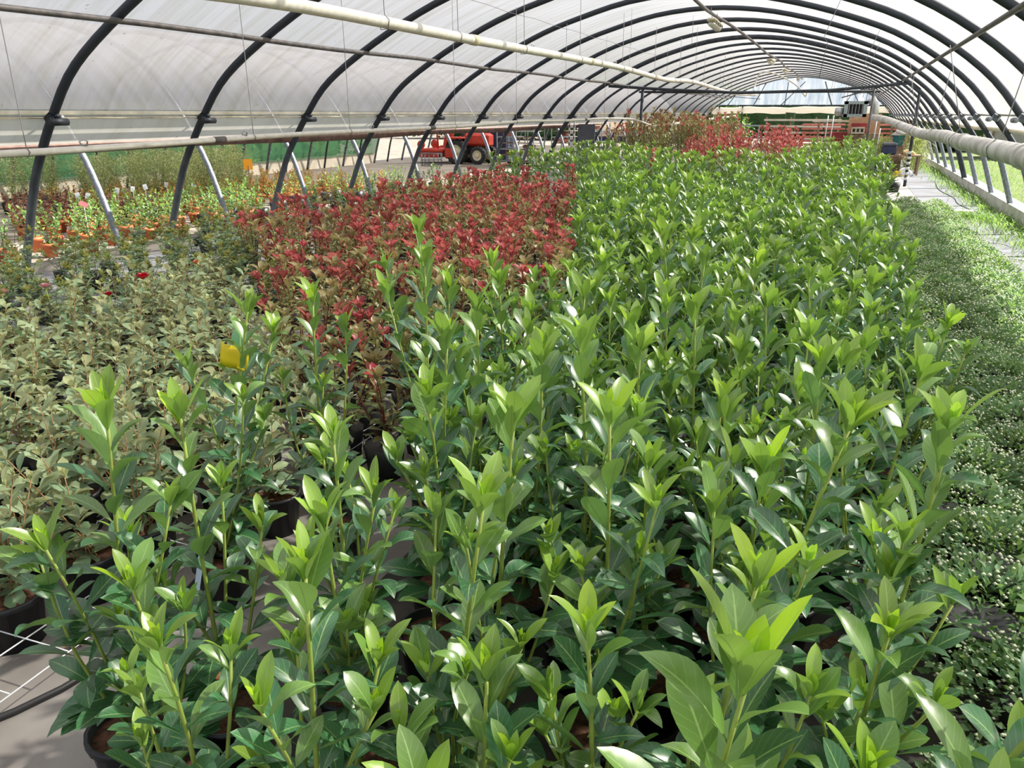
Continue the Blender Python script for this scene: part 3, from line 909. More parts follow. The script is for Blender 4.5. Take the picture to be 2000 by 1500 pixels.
def laurel_plan(r, top, lean, side=2, Ls=1.0, main_t0=.16, step=.026):
    """stems and leaves in plant coordinates (base at origin, top z = height)"""
    stems = []; leaves = []
    main = mk_path(r, (0, 0, .14), (lean[0], lean[1], top), .025, 6)
    stems.append((main, .0065, .0038))
    leaves += stem_leaves(r, main, main_t0, step, .150 * Ls, .115 * Ls, .15, 1.0, laurel_age, 5, .095 * Ls)
    az = r.uniform(0, 6.28)
    for k in range(side):
        az += 2.4 + r.uniform(-.5, .5)
        b = main[0] + (main[1] - main[0]) * r.uniform(0, 1.6)
        ln = r.uniform(.45, .88) * (top - b[2])
        e = b + np.array([math.cos(az) * ln * .26 + lean[0] * .5, math.sin(az) * ln * .26 + lean[1] * .5, ln])
        br = mk_path(r, b, e, .03, 4)
        stems.append((br, .005, .003))
        leaves += stem_leaves(r, br, .06, step * 1.1, .145 * Ls, .10 * Ls, .1, .95, lambda t, r: laurel_age(t * .98, r), 4, .08 * Ls, tip_age=.85)
    return stems, leaves


NBR = 0


def grow_objects(root, r, stems, leaves, LMs, stem_mat, sname='stem', yawpar=0):
    for k, (p, r0, r1) in enumerate(stems):
        n = len(p)
        me = mk(tube_geo(p, [r0 + (r1 - r0) * i / (n - 1) for i in range(n)], 6), sname, stem_mat, True)
        link(sname if k == 0 else 'branch', me, root)
    for (p, q, up, L, age) in leaves:
        Fm = frame(q, up)
        a = pick_age(LMs, age)
        me = r.choice(LMs[a])
        roll = r.gauss(0, .25)
        m3 = Matrix(Fm.tolist()) @ Matrix.Rotation(roll, 3, 'Y')
        m = Matrix.Translation(p.tolist()) @ (m3 * L).to_4x4()
        link('leaf', me, root, mat=m)


def grow_meshes(r, stems, leaves, tpls, leaf_mat_, stem_mat, young_thr=.45):
    A = Acc(); B = Acc(); S = Acc()
    for (p, r0, r1) in stems:
        n = len(p)
        S.add(*tube_geo(p, [r0 + (r1 - r0) * i / (n - 1) for i in range(n)], 5, cap=False))
    for (p, q, up, L, age) in leaves:
        add_leaf(B if age > young_thr else A, r.choice(tpls), p, q, up, L, age, roll=r.gauss(0, .25))
    res = {'stem': S.mesh('stem', stem_mat)}
    if A.n: res['foliage'] = A.mesh('foliage', leaf_mat_)
    if B.n: res['young_leaves'] = B.mesh('young_leaves', leaf_mat_)
    return res


def place_variant(name, label, group, loc, rz, sc, var, pots, cat='plant'):
    t = thing(name, label, cat, loc, rz, group)
    t.scale = (sc, sc, sc)
    for pn, pm in pots: link(pn, pm, t)
    for nm, me in var.items():
        o = link(nm, me, t)
        if nm in ('foliage', 'young_leaves', 'flower_buds'): o['kind'] = 'stuff'
    return t


# ---- hero laurels: tip position (world), base offset, label
HERO = [
    ((-1.40, 1.09, 1.04), (-.10, -.02), 2, 1.1, 'laurel at the left front corner with a pale curved leaning stem and big lime top'),
    ((-1.33, 1.22, .99), (.02, 0), 1, 1.0, 'laurel right behind the left front corner one, slightly shorter with oval yellow-green leaves'),
    ((-1.62, 1.80, 1.08), (-.22, -.02), 2, .95, 'tall leaning laurel carrying a yellow tag on its stem'),
    ((-1.62, 2.12, 1.05), (0, .02), 2, .9, 'laurel with one upright oval leaf on top, behind the yellow tagged one'),
    ((-1.36, 2.45, 1.13), (.02, 0), 1, 1.0, 'tallest straight laurel left of centre, leaves spaced along a bare pale stem'),
    ((-1.78, 3.16, 1.13), (.03, 0), 2, 1.0, 'laurel with a wide pale crown in front of the red shrubs'),
    ((-.56, 1.36, 1.05), (-.06, .02), 1, 1.05, 'central laurel with a cream tipped crown on a long pale stem'),
    ((-.72, .86, .94), (-.04, 0), 3, .95, 'short fresh green laurel at the front, left of the middle'),
    ((-.58, 1.86, 1.08), (.02, 0), 2, 1.05, 'laurel with a cupped forked top just behind the central one'),
    ((.08, 1.60, 1.04), (-.16, -.06), 2, 1.05, 'laurel leaning right with a round lime leaf standing up on top'),
    ((.27, 1.66, 1.05), (-.08, -.05), 2, 1.05, 'laurel at the right front with a round lime top leaf beside the mums'),
    ((.25, 2.10, 1.02), (-.04, 0), 2, 1.0, 'laurel with a bright yellow-green spray of tips by the right edge of the bed'),
    ((-.03, .86, .95), (-.04, .0), 1, 1.4, 'nearest laurel at the lower right with very large glossy leaves'),
    ((.42, 1.10, .98), (-.34, -.10), 2, 1.1, 'laurel leaning far over the mums at the right edge, long green stem'),
    ((-.40, 1.52, 1.02), (.0, 0), 2, 1.0, 'laurel with paired lime tips right of the central stem'),
    ((-1.02, 2.16, 1.06), (.0, 0), 2, .95, 'laurel with a small yellow bud cluster between the tallest stem and the forked top'),
    ((-1.28, .98, .70), (.0, 0), 2, .9, 'low dark laurel in the second row of the left front corner'),
    ((-.98, .78, .78), (.0, 0), 2, .9, 'low leafy laurel left of the short fresh green one'),
    ((-.44, .72, .72), (.0, 0), 3, .95, 'low laurel at the bottom middle with deep green leaves'),
    ((-.30, 1.06, .80), (.0, 0), 3, .95, 'low shaded laurel between the central stem and the nearest big one'),
    ((-1.06, 1.42, .90), (.0, 0), 3, .9, 'bushy laurel between the yellow tagged one and the central one'),
    ((.18, 1.30, .78), (.0, 0), 2, 1.0, 'low grey-green laurel under the leaning lime topped one'),
]
placed = []
r = random.Random(11)
for tip, ln, side, Ls, lab in HERO:
    bx, by = tip[0] + ln[0], tip[1] + ln[1]
    t = thing('cherry_laurel', lab, 'plant', (bx, by, 0), 0, 'green laurels in the front rows')
    st, lv = laurel_plan(r, tip[2], (-ln[0], -ln[1]), side + 2, Ls * 1.05, main_t0=.08, step=.031)
    link('pot', pot_black, t); link('soil', soil_me, t)
    grow_objects(t, r, st, lv, LM, M['stem_green'])
    placed.append((bx, by))
    if 'yellow tag' in lab: tagged = t
NEAR_Y = 3.7
near = []
rows = []
y = .62
j = 0
while y < 23.5:
    sp = .30 if y < 9 else (.36 if y < 15 else .42)
    x0 = -1.55 if y < 2.2 else (-1.45 if y < 4.8 else (-1.45 - (y - 4.8) * .31 if y < 12 else (-3.7 if y < 14.6 else -.75)))
    x1 = .22 if y < 3 else (.42 if y < 12 else .62)
    if y > 15: x1 = .70
    x = x0 + (j % 2) * sp * .5
    while x < x1:
        xx = x + r.uniform(-.07, .07) * sp / .3; yy = y + r.uniform(-.07, .07) * sp / .3
        rows.append((xx, yy, j))
        x += sp
    y += sp * .92
    j += 1
# left extension beyond the red shrubs
y = 11.8; jl = 0
while y < 17.5:
    x = -5.3
    while x < -3.6:
        if not (x > -3.5 and y > 14.6): rows.append((x + r.uniform(-.1, .1), y + r.uniform(-.1, .1), 1000 + jl))
        x += .42
    y += .42; jl += 1
rows = [q for q in rows if not (q[0] < -1.2 and q[1] < 2.3) and not (q[0] < -.75 and q[1] < 1.0) and all((q[0] - p[0]) ** 2 + (q[1] - p[1]) ** 2 > .21 ** 2 for p in placed)]
byrow = {}
for q in rows: byrow.setdefault(q[2], []).append(q)
LAB = {}
for jj, rj in enumerate(sorted(byrow)):
    for ii, q in enumerate(sorted(byrow[rj])):
        if rj < 1000: LAB[q] = 'potted laurel, ' + ordw(jj + 1) + ' row back, ' + ordw(ii + 1) + ' from the left end of the row'
        else: LAB[q] = 'laurel of the far left block, ' + ordw(rj - 999) + ' row back, ' + ordw(ii + 1) + ' from the legs'
rows.sort(key=lambda q: q[0] ** 2 + q[1] ** 2)
LV = []
rv = random.Random(5)
for k in range(10):
    st, lv = laurel_plan(rv, rv.uniform(.78, 1.06), (rv.uniform(-.07, .07), rv.uniform(-.07, .07)), 5, 1.1, main_t0=.2, step=.030)
    LV.append(grow_meshes(rv, st, lv, LT_far, M['laurel'], M['stem_green']))
n_ind = 0
rest = []
for (x, y, j_) in rows:
    if y < NEAR_Y and x * x + y * y < 14:
        right = x > -.15
        lab = LAB[(x, y, j_)]
        t = thing('cherry_laurel', lab, 'plant', (x, y, 0), 0, 'near rows of laurels, ' + ('mum side' if right else 'silvery shrub side'))
        h = r.uniform(.78, 1.04)
        if y < 1.1: h = r.uniform(.62, .78)
        st, lv = laurel_plan(r, h, (r.uniform(-.07, .07), r.uniform(-.07, .07)), 4, 1.06, main_t0=.08, step=.033)
        link('pot', pot_black, t); link('soil', soil_me, t)
        grow_objects(t, r, st, lv, LM, M['stem_green'])
        n_ind += 1
    elif n_ind < 278:
        if x < -2.0: g, lab = 'laurels behind the red shrubs', 'potted laurel in the block behind the red shrubs, lime tips'
        elif y < 7.5 and x < -.8: g, lab = 'laurels beside the red shrubs', 'potted laurel in the middle rows beside the red shrubs, lime tips'
        elif y < 7.5: g, lab = 'laurels in the middle rows, mum side', 'potted laurel in the middle rows on the mum side, lime tips'
        elif y < 13: g, lab = 'laurels in the back half of the bed', 'potted laurel in the dense back half of the bed, lime tips'
        else: g, lab = 'laurels at the far end', 'small looking potted laurel at the far end of the bed by the tall red tips'
        lab = LAB[(x, y, j_)]
        place_variant('cherry_laurel', lab, g, (x, y, 0), r.uniform(0, 6.28), r.uniform(.85, 1.1), r.choice(LV), (('pot', pot_far),))
        n_ind += 1
    else:
        rest.append((x, y))
# the rest of the crop as one stuff object
if rest:
    A = Acc()
    for (x, y) in rest:
        st, lv = laurel_plan(rv, rv.uniform(.86, 1.05), (rv.uniform(-.07, .07), rv.uniform(-.07, .07)), 1, 1.25, main_t0=.45, step=.04)
        for (p, q, up, L, age) in lv:
            add_leaf(A, LT_far[0], p + np.array([x, y, 0]), q, up, L, age, roll=rv.gauss(0, .25))
        A.add(*[(lambda g: g[0] + np.array([x, y, 0]))(tube_geo(st[0][0], .006, 4, cap=False)), tube_geo(st[0][0], .006, 4, cap=False)[1]], mi=1)
    o = link('laurel_crop', A.mesh('laurel_crop', [M['laurel'], M['stem_green']]))
    tag(o, 'farthest laurels of the crop massed at the end of the bed', 'plants', kind='stuff')

# yellow tag and stakes
t = thing('plant_tag', 'bright yellow tag clipped to the tall leaning laurel stem', 'tag', (-1.70, 1.79, .93))
A = Acc()
V = []; F = []
for i in range(5):
    for j in range(4):
        u, v = i / 4 - .5, j / 3 - .5
        V.append((u * .062 + v * .018, .012 * math.sin(u * 5), v * .075 - u * .025))
for i in range(4):
    for j in range(3):
        a = i * 4 + j; F.append((a, a + 1, a + 5, a + 4))
A.add(np.array(V), F)
o = link('card', A.mesh('card', M['yellow']), t); sm = o.modifiers.new('solid', 'SOLIDIFY'); sm.thickness = .002
part('strap', tube_geo([(.02, .0, -.03), (.04, .01, -.045), (.06, 0, -.02), (.07, 0, .02)], .004, 5), M['yellow'], t, True)
o = part('stake', box_geo((0, 0, .13), (.008, .004, .26)), M['orange']); o.location = (-1.86, 1.98, .14)
tag(o, 'orange plastic stake stuck in a pot near the yellow tag', 'stake')
o = part('plant_tag', box_geo((0, 0, .1), (.02, .002, .2), ry=.3), M['blue_tag']); o.location = (-1.72, 1.55, .16)
tag(o, 'pale blue strip tag beside the pots left of the leaning laurel', 'tag')
for i, (x, y, z) in enumerate(((-.35, 4.6, .55), (-2.0, 6.3, .5))):
    pass

# ------------------------------------------------------------------ silvery shrubs (elaeagnus)
def el_plan(r, h, near=False):
    stems = []; leaves = []
    for k in range(7):
        az = r.uniform(0, 6.28); sp = r.uniform(.03, .22)
        hh = h * r.uniform(.6, 1.0)
        p = mk_path(r, (r.uniform(-.03, .03), r.uniform(-.03, .03), .13), (math.cos(az) * sp, math.sin(az) * sp, hh), .03, 4)
        stems.append((p, .0032, .0018))
        leaves += stem_leaves(r, p, .12, .038, .112, .080, .05, .6, lambda t, r: (1.0 if t > .93 else .35) if t > .72 and r.random() < .7 else r.choice((0, 0, .3, .5)), 3, .04, .35)
    return stems, leaves


r = random.Random(21)
pts = []
y = 1.05; jr = 1
while y < 5.2:
    x = (-2.35 if y < 1.9 else -1.95); ir = 1
    while x > -4.9:
        if y > (-x - 2.3) * .62 + .95 and y < 2.7 + (-x - 2.1) * .95: pts.append((x + r.uniform(-.07, .07), y + r.uniform(-.07, .07), jr, ir)); ir += 1
        x -= .29
    y += .29; jr += 1
pts.sort(key=lambda q: q[0] ** 2 + q[1] ** 2)
EV = []
for k in range(6):
    st, lv = el_plan(rv, rv.uniform(.50, .66))
    EV.append(grow_meshes(rv, st, lv, EL_far, M['elaeagnus'], M['stem_tan'], .6))
for i, (x, y, jr, ir) in enumerate(pts):
    lab = 'potted silvery-leaved shrub, ' + ordw(jr) + ' row back, ' + ordw(ir) + ' from the laurels'
    if i < 22:
        t = thing('silvery_shrub', lab, 'plant', (x, y, 0), 0, 'silvery shrubs in the front')
        st, lv = el_plan(r, r.uniform(.52, .68), True)
        link('pot', pot_black, t); link('soil', soil_me, t)
        grow_objects(t, r, st, lv, EM, M['stem_tan'])
    else:
        place_variant('silvery_shrub', lab, 'silvery shrubs at the back', (x, y, 0), r.uniform(0, 6.28), r.uniform(.9, 1.1), r.choice(EV), (('pot', pot_far),))

# ------------------------------------------------------------------ red-tipped shrubs (photinia)
def ph_plan(r, h, n=3, red=.62, step=.027, L=1.0, green=.2):
    stems = []; leaves = []
    def agef(t, r):
        if t > red: return r.uniform(.72, 1)
        if t > red - .12: return r.uniform(.1, .9)
        return r.choice((0, 0, .0, .06))
    for k in range(n):
        az = r.uniform(0, 6.28); sp = r.uniform(.02, .2 if h < 1 else .34)
        hh = h * r.uniform(.75, 1.0)
        dull = r.random() < green
        p = mk_path(r, (r.uniform(-.02, .02), r.uniform(-.02, .02), .13), (math.cos(az) * sp, math.sin(az) * sp, hh), .02, 4)
        stems.append((p, .004, .0025))
        leaves += stem_leaves(r, p, .2, step, .088 * L, .075 * L, .2, .95, (lambda t, r: r.uniform(0, .25)) if dull else agef, 6, .085, .3, tip_age=.3 if dull else 1.0, outer=(.75, 1))
    return stems, leaves


PV = []
for k in range(8):
    st, lv = ph_plan(rv, rv.uniform(.68, .92), 5, .81)
    PV.append(grow_meshes(rv, st, lv, PH_far, M['photinia'], M['stem_red'], .3))
PVL = []
for k in range(4):
    st, lv = ph_plan(rv, rv.uniform(.55, .66), 5, .92, green=.6)
    PVL.append(grow_meshes(rv, st, lv, PH_far, M['photinia'], M['stem_red'], .3))
PVT = []
for k in range(4):
    st, lv = ph_plan(rv, rv.uniform(1.3, 1.48), 9, .78, .045, 1.6, green=.1)
    PVT.append(grow_meshes(rv, st, lv, [leaf_tpl(0.40, .3, .25, 3, 2, peak=.6)], M['photinia'], M['stem_red'], .3))
PVG = []
for k in range(3):
    st, lv = ph_plan(rv, rv.uniform(1.6, 1.8), 12, .97, .05, 1.4, green=.75)
    PVG.append(grow_meshes(rv, st, lv, [leaf_tpl(0.40, .3, .25, 3, 2, peak=.6)], M['photinia'], M['stem_red'], .3))
r = random.Random(31)
pts = []
y = 2.6; jr = 1
while y < 13.2:
    ir = 1
    x = -1.78 if y < 4.8 else -1.78 - (y - 4.8) * .31
    while x > -5.7:
        lo = 2.7 + max(0, (-x - 2.0)) * 1.0
        if y > lo and not (y > 11.6 and x < -2.0 and x > -5.4 and y > 12): pts.append((x + r.uniform(-.07, .07), y + r.uniform(-.07, .07), jr, ir)); ir += 1
        x -= .34
    y += .32; jr += 1
pts.sort(key=lambda q: q[0] ** 2 + q[1] ** 2)
for i, (x, y, jr, ir) in enumerate(pts):
    near_ = i < 6
    if i >= 280: break
    lab, g = (('potted red-tipped shrub at the near end of its block, reddish stems over olive leaves', 'red-tipped shrubs, near end') if y < 5 else
              ('potted red-tipped shrub in the middle of its block beside the laurels', 'red-tipped shrubs, middle') if y < 8.5 else
              ('potted red-tipped shrub at the far end of its block before the laurels go on', 'red-tipped shrubs, far end'))
    lab = 'potted red-tipped shrub, ' + ordw(jr) + ' row back, ' + ordw(ir) + ' from the laurels'
    place_variant('red_shrub', lab, g, (x, y, 0), r.uniform(0, 6.28), r.uniform(.86, 1.08) * 1, r.choice(PVL if y < 4.3 and -x < 2.9 + r.uniform(-.5, .5) else PV), (('pot', pot_far),))
for i in range(34):
    x = r.uniform(-3.4, -.9); y = 15.3 + (i / 34) * 4.5
    place_variant('red_shrub', 'taller potted red-tipped shrub in the bright red patch behind the laurels', 'tall red patch', (x, y, 0), r.uniform(0, 6.28), r.uniform(.78, 1.0) * (.86 if x < -2.7 else 1), r.choice(PVT), (('pot', pot_far),))
for i in range(38):
    x = -5.3 + r.uniform(0, 2.5); y = 18.5 + r.uniform(0, 5.5)
    place_variant('tall_shrub', 'head-high olive shrub with few red tips reaching the low white pipe', 'tall olive shrubs', (x, y, 0), r.uniform(0, 6.28), r.uniform(.82, 1.08), r.choice(PVG), (('pot', pot_far),))

# ------------------------------------------------------------------ roses
def rose_plan(r, h, n=7, sm=.042):
    stems = []; leaves = []
    for k in range(n):
        az = r.uniform(0, 6.28); sp = r.uniform(.03, .24); hh = h * r.uniform(.5, 1.0)
        p = mk_path(r, (0, 0, .13), (math.cos(az) * sp, math.sin(az) * sp, hh), .03, 4)
        stems.append((p, .003, .0015))
        for q in stem_leaves(r, p, .15, .032, .07, .04, .1, .5, lambda t, r: 1 if t > .9 and r.random() < .4 else r.uniform(0, .3), 2, .03, .4):
            pos, d, up, L, age = q
            sdv = np.cross(d, np.array([0, 0, 1.0])); sdv /= max(np.linalg.norm(sdv), .01)
            for m_, s_ in ((.35, 1), (.35, -1), (.7, 1), (.7, -1), (1.0, 0)):
                leaves.append((pos + d * L * m_, d * .6 + sdv * s_ * .8, np.array([0, 0, 1.0]), sm * r.uniform(.8, 1.2), age))
    return stems, leaves


RV = []
for k in range(6):
    st, lv = rose_plan(rv, rv.uniform(.48, .66))
    d = grow_meshes(rv, st, lv, SM, M['rose'], M['stem_brown'], .6)
    RV.append(d)
r = random.Random(41)
pts = []
for i in range(1200):
    x = r.uniform(-7.5, -4.0); y = r.uniform(2.3, 7.6)
    if y < (-x - 2.3) * .62 + .6: continue
    if y < 4.9 and x > -4.9 and y > (-x - 2.3) * .62 + .95: continue
    if y > 3.05 + (-x - 2.2) * 1.0: continue
    if x < -7.3: continue
    if all((x - a) ** 2 + (y - b) ** 2 > .34 ** 2 for a, b in pts): pts.append((x, y))
for i, (x, y) in enumerate(pts):
    place_variant('rose_bush', 'thin potted rose bush among the roses between the silvery shrubs and the left legs', 'potted roses', (x, y, 0), r.uniform(0, 6.28), r.uniform(.8, 1.1), r.choice(RV), (('pot', pot_far),))


def bloom(loc, rad, mat, label):
    t = thing('rose_bloom', label, 'flower', loc)
    A = Acc()
    for ring, (n, el, s) in enumerate(((3, 1.3, .6), (4, 1.0, .8), (5, .6, 1.0), (6, .25, 1.05))):
        for k in range(n):
            az = 6.28 * k / n + ring
            add_leaf(A, leaf_tpl(.95, .3, -.5, 3, 2, 0, .6), (0, 0, 0), ddir(az, el), np.array([0, 0, 1.0]) * .6 - ddir(az, 0) * .6, rad * s, 0)
    link('petals', A.mesh('petals', mat), t)
    part('flower_stem', tube_geo([(0, 0, 0), (.01, .01, -.16)], .003, 5), M['stem_green'], t, True)


bloom((-4.40, 3.90, .56), .055, M['rose_red'], 'dark red open rose above the silvery shrubs')
bloom((-4.42, 3.62, .50), .035, M['rose_red'], 'small half hidden red rose bud beside the dark red rose')
bloom((-5.10, 3.36, .50), .05, M['rose_pink'], 'pale pink rose at the left edge, lower one')
bloom((-5.02, 3.62, .50), .045, M['rose_pink'], 'pale pink rose at the left edge, smaller upper one')
bloom((-4.75, 4.75, .50), .035, M['rose_coral'], 'small coral rose right of the dark red rose')

# ------------------------------------------------------------------ chrysanthemum mounds
def mum_meshes(r):
    A = Acc(); B = Acc()
    Rr = .265
    for i in range(1000):
        az = r.uniform(0, 6.28); cz = r.uniform(0.02, 1)
        el = math.asin(cz)
        rad = Rr * r.uniform(.72, 1.0)
        p = ddir(az, el) * rad * np.array([1, 1, .88]) + np.array([0, 0, .10])
        add_leaf(A, SM[i % 2], p, ddir(az + r.uniform(-1, 1), el * .6 + r.uniform(-.2, .5)), ddir(az, el) + np.array([0, 0, .5]), r.uniform(.026, .042), r.uniform(0, .7))
    oc = np.array([(1, 0, 0), (0, 1, 0), (-1, 0, 0), (0, -1, 0), (0, 0, .8), (0, 0, -.8)], float)
    of = [(0, 1, 4), (1, 2, 4), (2, 3, 4), (3, 0, 4), (1, 0, 5), (2, 1, 5), (3, 2, 5), (0, 3, 5)]
    for i in range(330):
        az = r.uniform(0, 6.28); el = math.asin(r.uniform(0.05, 1))
        p = ddir(az, el) * Rr * r.uniform(.98, 1.09) * np.array([1, 1, .9]) + np.array([0, 0, .10])
        B.add(oc * r.uniform(.0045, .0075) + p, of)
    return {'foliage': A.mesh('foliage', M['mum']), 'flower_buds': B.mesh('flower_buds', M['bud'])}


MV = [mum_meshes(rv) for _ in range(4)]
r = random.Random(51)
y = .9; j = 0
while y < 14.6:
    for k in range(3):
        x = .55 + k * .39 + (j % 2) * .1 + r.uniform(-.03, .03)
        if y > 9 and k == 0 and y < 30: x += .05
        if y < 2.5 and k == 2: x += .02
        seg = 'front' if y < 4 else ('middle' if y < 8 else 'back')
        t = place_variant('chrysanthemum', 'low budded chrysanthemum cushion, ' + ordw(j + 1) + ' row back, ' + ('on the laurel side', 'in the middle', 'on the path side')[k], 'chrysanthemum cushions, ' + seg, (x, y + r.uniform(-.04, .04), 0), r.uniform(0, 6.28), r.uniform(.93, 1.08), r.choice(MV), (('pot', pot_far),))
    y += .365; j += 1

# sow-thistle like weeds standing in the mums
wd = Acc()
for i in range(3):
    pass
r = random.Random(61)
st = []; lv = []
for k in range(5):
    az = r.uniform(0, 6.28)
    p = mk_path(r, (0, 0, .1), (math.cos(az) * .15, math.sin(az) * .15, r.uniform(.5, .75)), .03, 4)
    st.append((p, .004, .002)); lv += stem_leaves(r, p, .2, .05, .09, .05, .2, .6, lambda t, r: r.uniform(.3, .9), 3, .05)
vv_ = grow_meshes(r, st, lv, EL_far, M['shrub'], M['stem_brown'], 2)
for (x, y, lab) in ((.80, 1.75, 'weedy plant with pale lobed leaves growing up through the mums at the front'), (.70, 2.15, 'second pale weedy plant in the mums behind the front one'), (.58, 9.2, 'fresh green weedy plant beside the mums near the banded post'), (.60, 11.6, 'pale green weedy plant at the back of the mums')):
    t = thing('weed_plant', lab, 'plant', (x, y, 0), r.uniform(0, 6), 'weedy plants in the mums')
    for nm, me in vv_.items():
        o = link(nm, me, t)
        if nm != 'stem': o['kind'] = 'stuff'

# ------------------------------------------------------------------ pots in the next tunnel
def cushion(r, h, n, sz, mat, rad=.11, ns=4, tpls=SM, stem=M['stem_brown']):
    stems = []; leaves = []
    for k in range(ns):
        az = r.uniform(0, 6.28)
        p = mk_path(r, (0, 0, .11), (math.cos(az) * rad * .7, math.sin(az) * rad * .7, h * r.uniform(.7, 1)), .02, 3)
        stems.append((p, .003, .0015))
        leaves += stem_leaves(r, p, .05, .9 * h * ns / n, sz, sz * .8, .1, .7, lambda t, r: r.uniform(0, 1) ** 2, 2, sz * .7, .5)
    return grow_meshes(r, stems, leaves, tpls, mat, stem, 5)


CV = {'green': [cushion(rv, .46, 110, .06, M['shrub'], .17, 6) for _ in range(3)],
      'brown': [cushion(rv, .30, 60, .085, M['heuchera'], .14, 6, EL_far) for _ in range(3)],
      'autumn': [cushion(rv, .36, 80, .055, M['autumn']) for _ in range(3)],
      'dark': [cushion(rv, .52, 70, .075, M['shrub'], .14, 5, LT_far) for _ in range(3)]}
r = random.Random(71)
TP = (('pot', pot_terra), ('soil', soil_t))
cells = []
for i in range(7000):
    y = r.uniform(5.0, 16); x = r.uniform(-13.2, -8.35)
    if x < -1.03 * y + .2 - 1.8 and x < -1.55 * y + 1: continue
    if all((x - a) ** 2 + (y - b) ** 2 > .31 ** 2 for a, b in cells):
        cells.append((x, y))
for (x, y) in cells:
    band = -x - 8.3
    if y < 9.5 and band > 1.9:
        kind = 'brown'; lab = 'bronze leaved plant in a terracotta coloured pot among the brown ones of the next tunnel'
        if band > 4: continue
    elif band > 2.3 or (band > 1.3 and y > 12):
        kind = 'autumn'; lab = 'small plant turning orange in a terracotta coloured pot in the next tunnel'
    elif y > 10.5 and band < 1.6:
        continue
    else:
        kind = 'green'; lab = 'small green plant in a terracotta coloured pot just behind the pale legs'
        if r.random() < .2: continue
    place_variant('potted_plant', lab, kind + ' pot plants in the next tunnel', (x, y, 0), r.uniform(0, 6.28), r.uniform(.9, 1.2) * 1.15, r.choice(CV[kind]), TP)
# big terracotta pot at the left edge
t = thing('potted_plant', 'large terracotta coloured pot with green sprigs at the left edge', 'plant', (-8.35, 5.62, 0), .4)
t.scale = (1.75, 1.75, 1.9)
link('pot', pot_terra, t); link('soil', soil_t, t)
for nm, me in CV['green'][0].items():
    o = link(nm, me, t); o.scale = (.8, .8, .8)
    if nm != 'stem': o['kind'] = 'stuff'
# dense dark bronze block
for i in range(26):
    x = -13.4 + (i % 9) * .42 + r.uniform(-.08, .08); y = 9.2 + (i // 9) * .42 + r.uniform(-.08, .08)
    place_variant('bronze_plant', 'dark bronze leafy plant in the dense block at the left behind the pots', 'dense bronze block', (x, y, 0), r.uniform(0, 6.28), r.uniform(1.05, 1.25), r.choice(CV['brown']), (('pot', pot_far),))
# dark green glossy shrubs between legs
pts = []
for i in range(900):
    y = r.uniform(7.6, 15.5); x = r.uniform(-9.4, -5.9)
    if abs(x + 7.95) < .25: continue
    if x > -6.0 and y < 12: continue
    if all((x - a) ** 2 + (y - b) ** 2 > .43 ** 2 for a, b in pts): pts.append((x, y))
for (x, y) in pts:
    place_variant('glossy_shrub', 'dark green glossy shrub behind the red-tipped ones, around the crossing legs', 'dark green shrubs by the legs', (x, y, 0), r.uniform(0, 6.28), r.uniform(.8, 1.15) * (1.1 if y > 10 else .8), r.choice(CV['dark']), (('pot', pot_far),))
# picture cards
for i, (x, y) in enumerate(((-11.2, 8.93), (-11.0, 8.95), (-11.5, 9.6), (-11.33, 9.8), (-11.3, 10.1), (-11.43, 10.49), (-11.4, 10.95), (-10.88, 10.71), (-10.86, 11.06))):
    t = thing('plant_label', 'white picture card among the pots, ' + ordw(i + 1) + ' from the left', 'label card', (x, y, 0.0), .9 + r.uniform(-.3, .3), 'white cards among the pots')
    part('card', box_geo((0, 0, .42), (.07, .003, .09), ry=r.uniform(-.3, .3)), M['white_tag'], t)
    part('picture', box_geo((0.0, -.003, .415), (.035, .002, .045)), M['blue_tag'], t)
    part('stake', box_geo((0, 0, .19), (.01, .003, .38)), M['white_tag'], t)
for (x, y, lab) in ((-8.15, 5.25, 'pink card at the left edge above the terracotta pot'), (-9.2, 7.4, 'small pink card between the pots behind the first arch')):
    t = thing('plant_label', lab, 'label card', (x, y, .1), .9)
    part('card', box_geo((0, 0, .42), (.11, .003, .06), ry=.5), M['pink_tag'], t)
    part('stake', box_geo((0, 0, .2), (.012, .003, .4)), M['white_tag'], t)
t = thing('sign_card', 'orange yellow card at the end of the airy plants', 'label card', (-10.9, 12.6, -.12), .8)
part('card', box_geo((0, 0, .82), (.17, .004, .2)), M['orange'], t)
part('stake', box_geo((0, 0, .4), (.015, .008, .8)), M['wood'], t)
# white board standing by the red shrubs
o = part('white_board', box_geo((0, 0, .25), (.32, .03, .5), ry=.45), M['white'])
o.location = (-5.9, 8.1, .05); o.rotation_euler = (0, 0, .4)
tag(o, 'small white board leaning among the red-tipped shrubs', 'board')

# airy olive plants along the far wall
def airy(r):
    A = Acc()
    for i in range(1100):
        az = r.uniform(0, 6.28); h = r.uniform(.05, 1.0)
        rad = r.uniform(0, .38) * (0.5 + h * .6)
        p = (math.cos(az) * rad, math.sin(az) * rad, .12 + h * .95 * (1 - rad * .4))
        add_leaf(A, SM[0], p, ddir(az + r.uniform(-1, 1), r.uniform(-.3, 1.2)), (0, 0, 1), r.uniform(.03, .055), r.uniform(0, 1))
    S = Acc()
    for i in range(16):
        az = r.uniform(0, 6.28); e = .38 * r.random()
        S.add(*tube_geo(mk_path(r, (0, 0, .1), (math.cos(az) * e, math.sin(az) * e, r.uniform(.6, 1.05)), .05, 3), .003, 3, cap=False))
    return {'stem': S.mesh('stem', M['airy']), 'foliage': A.mesh('foliage', M['airy'])}


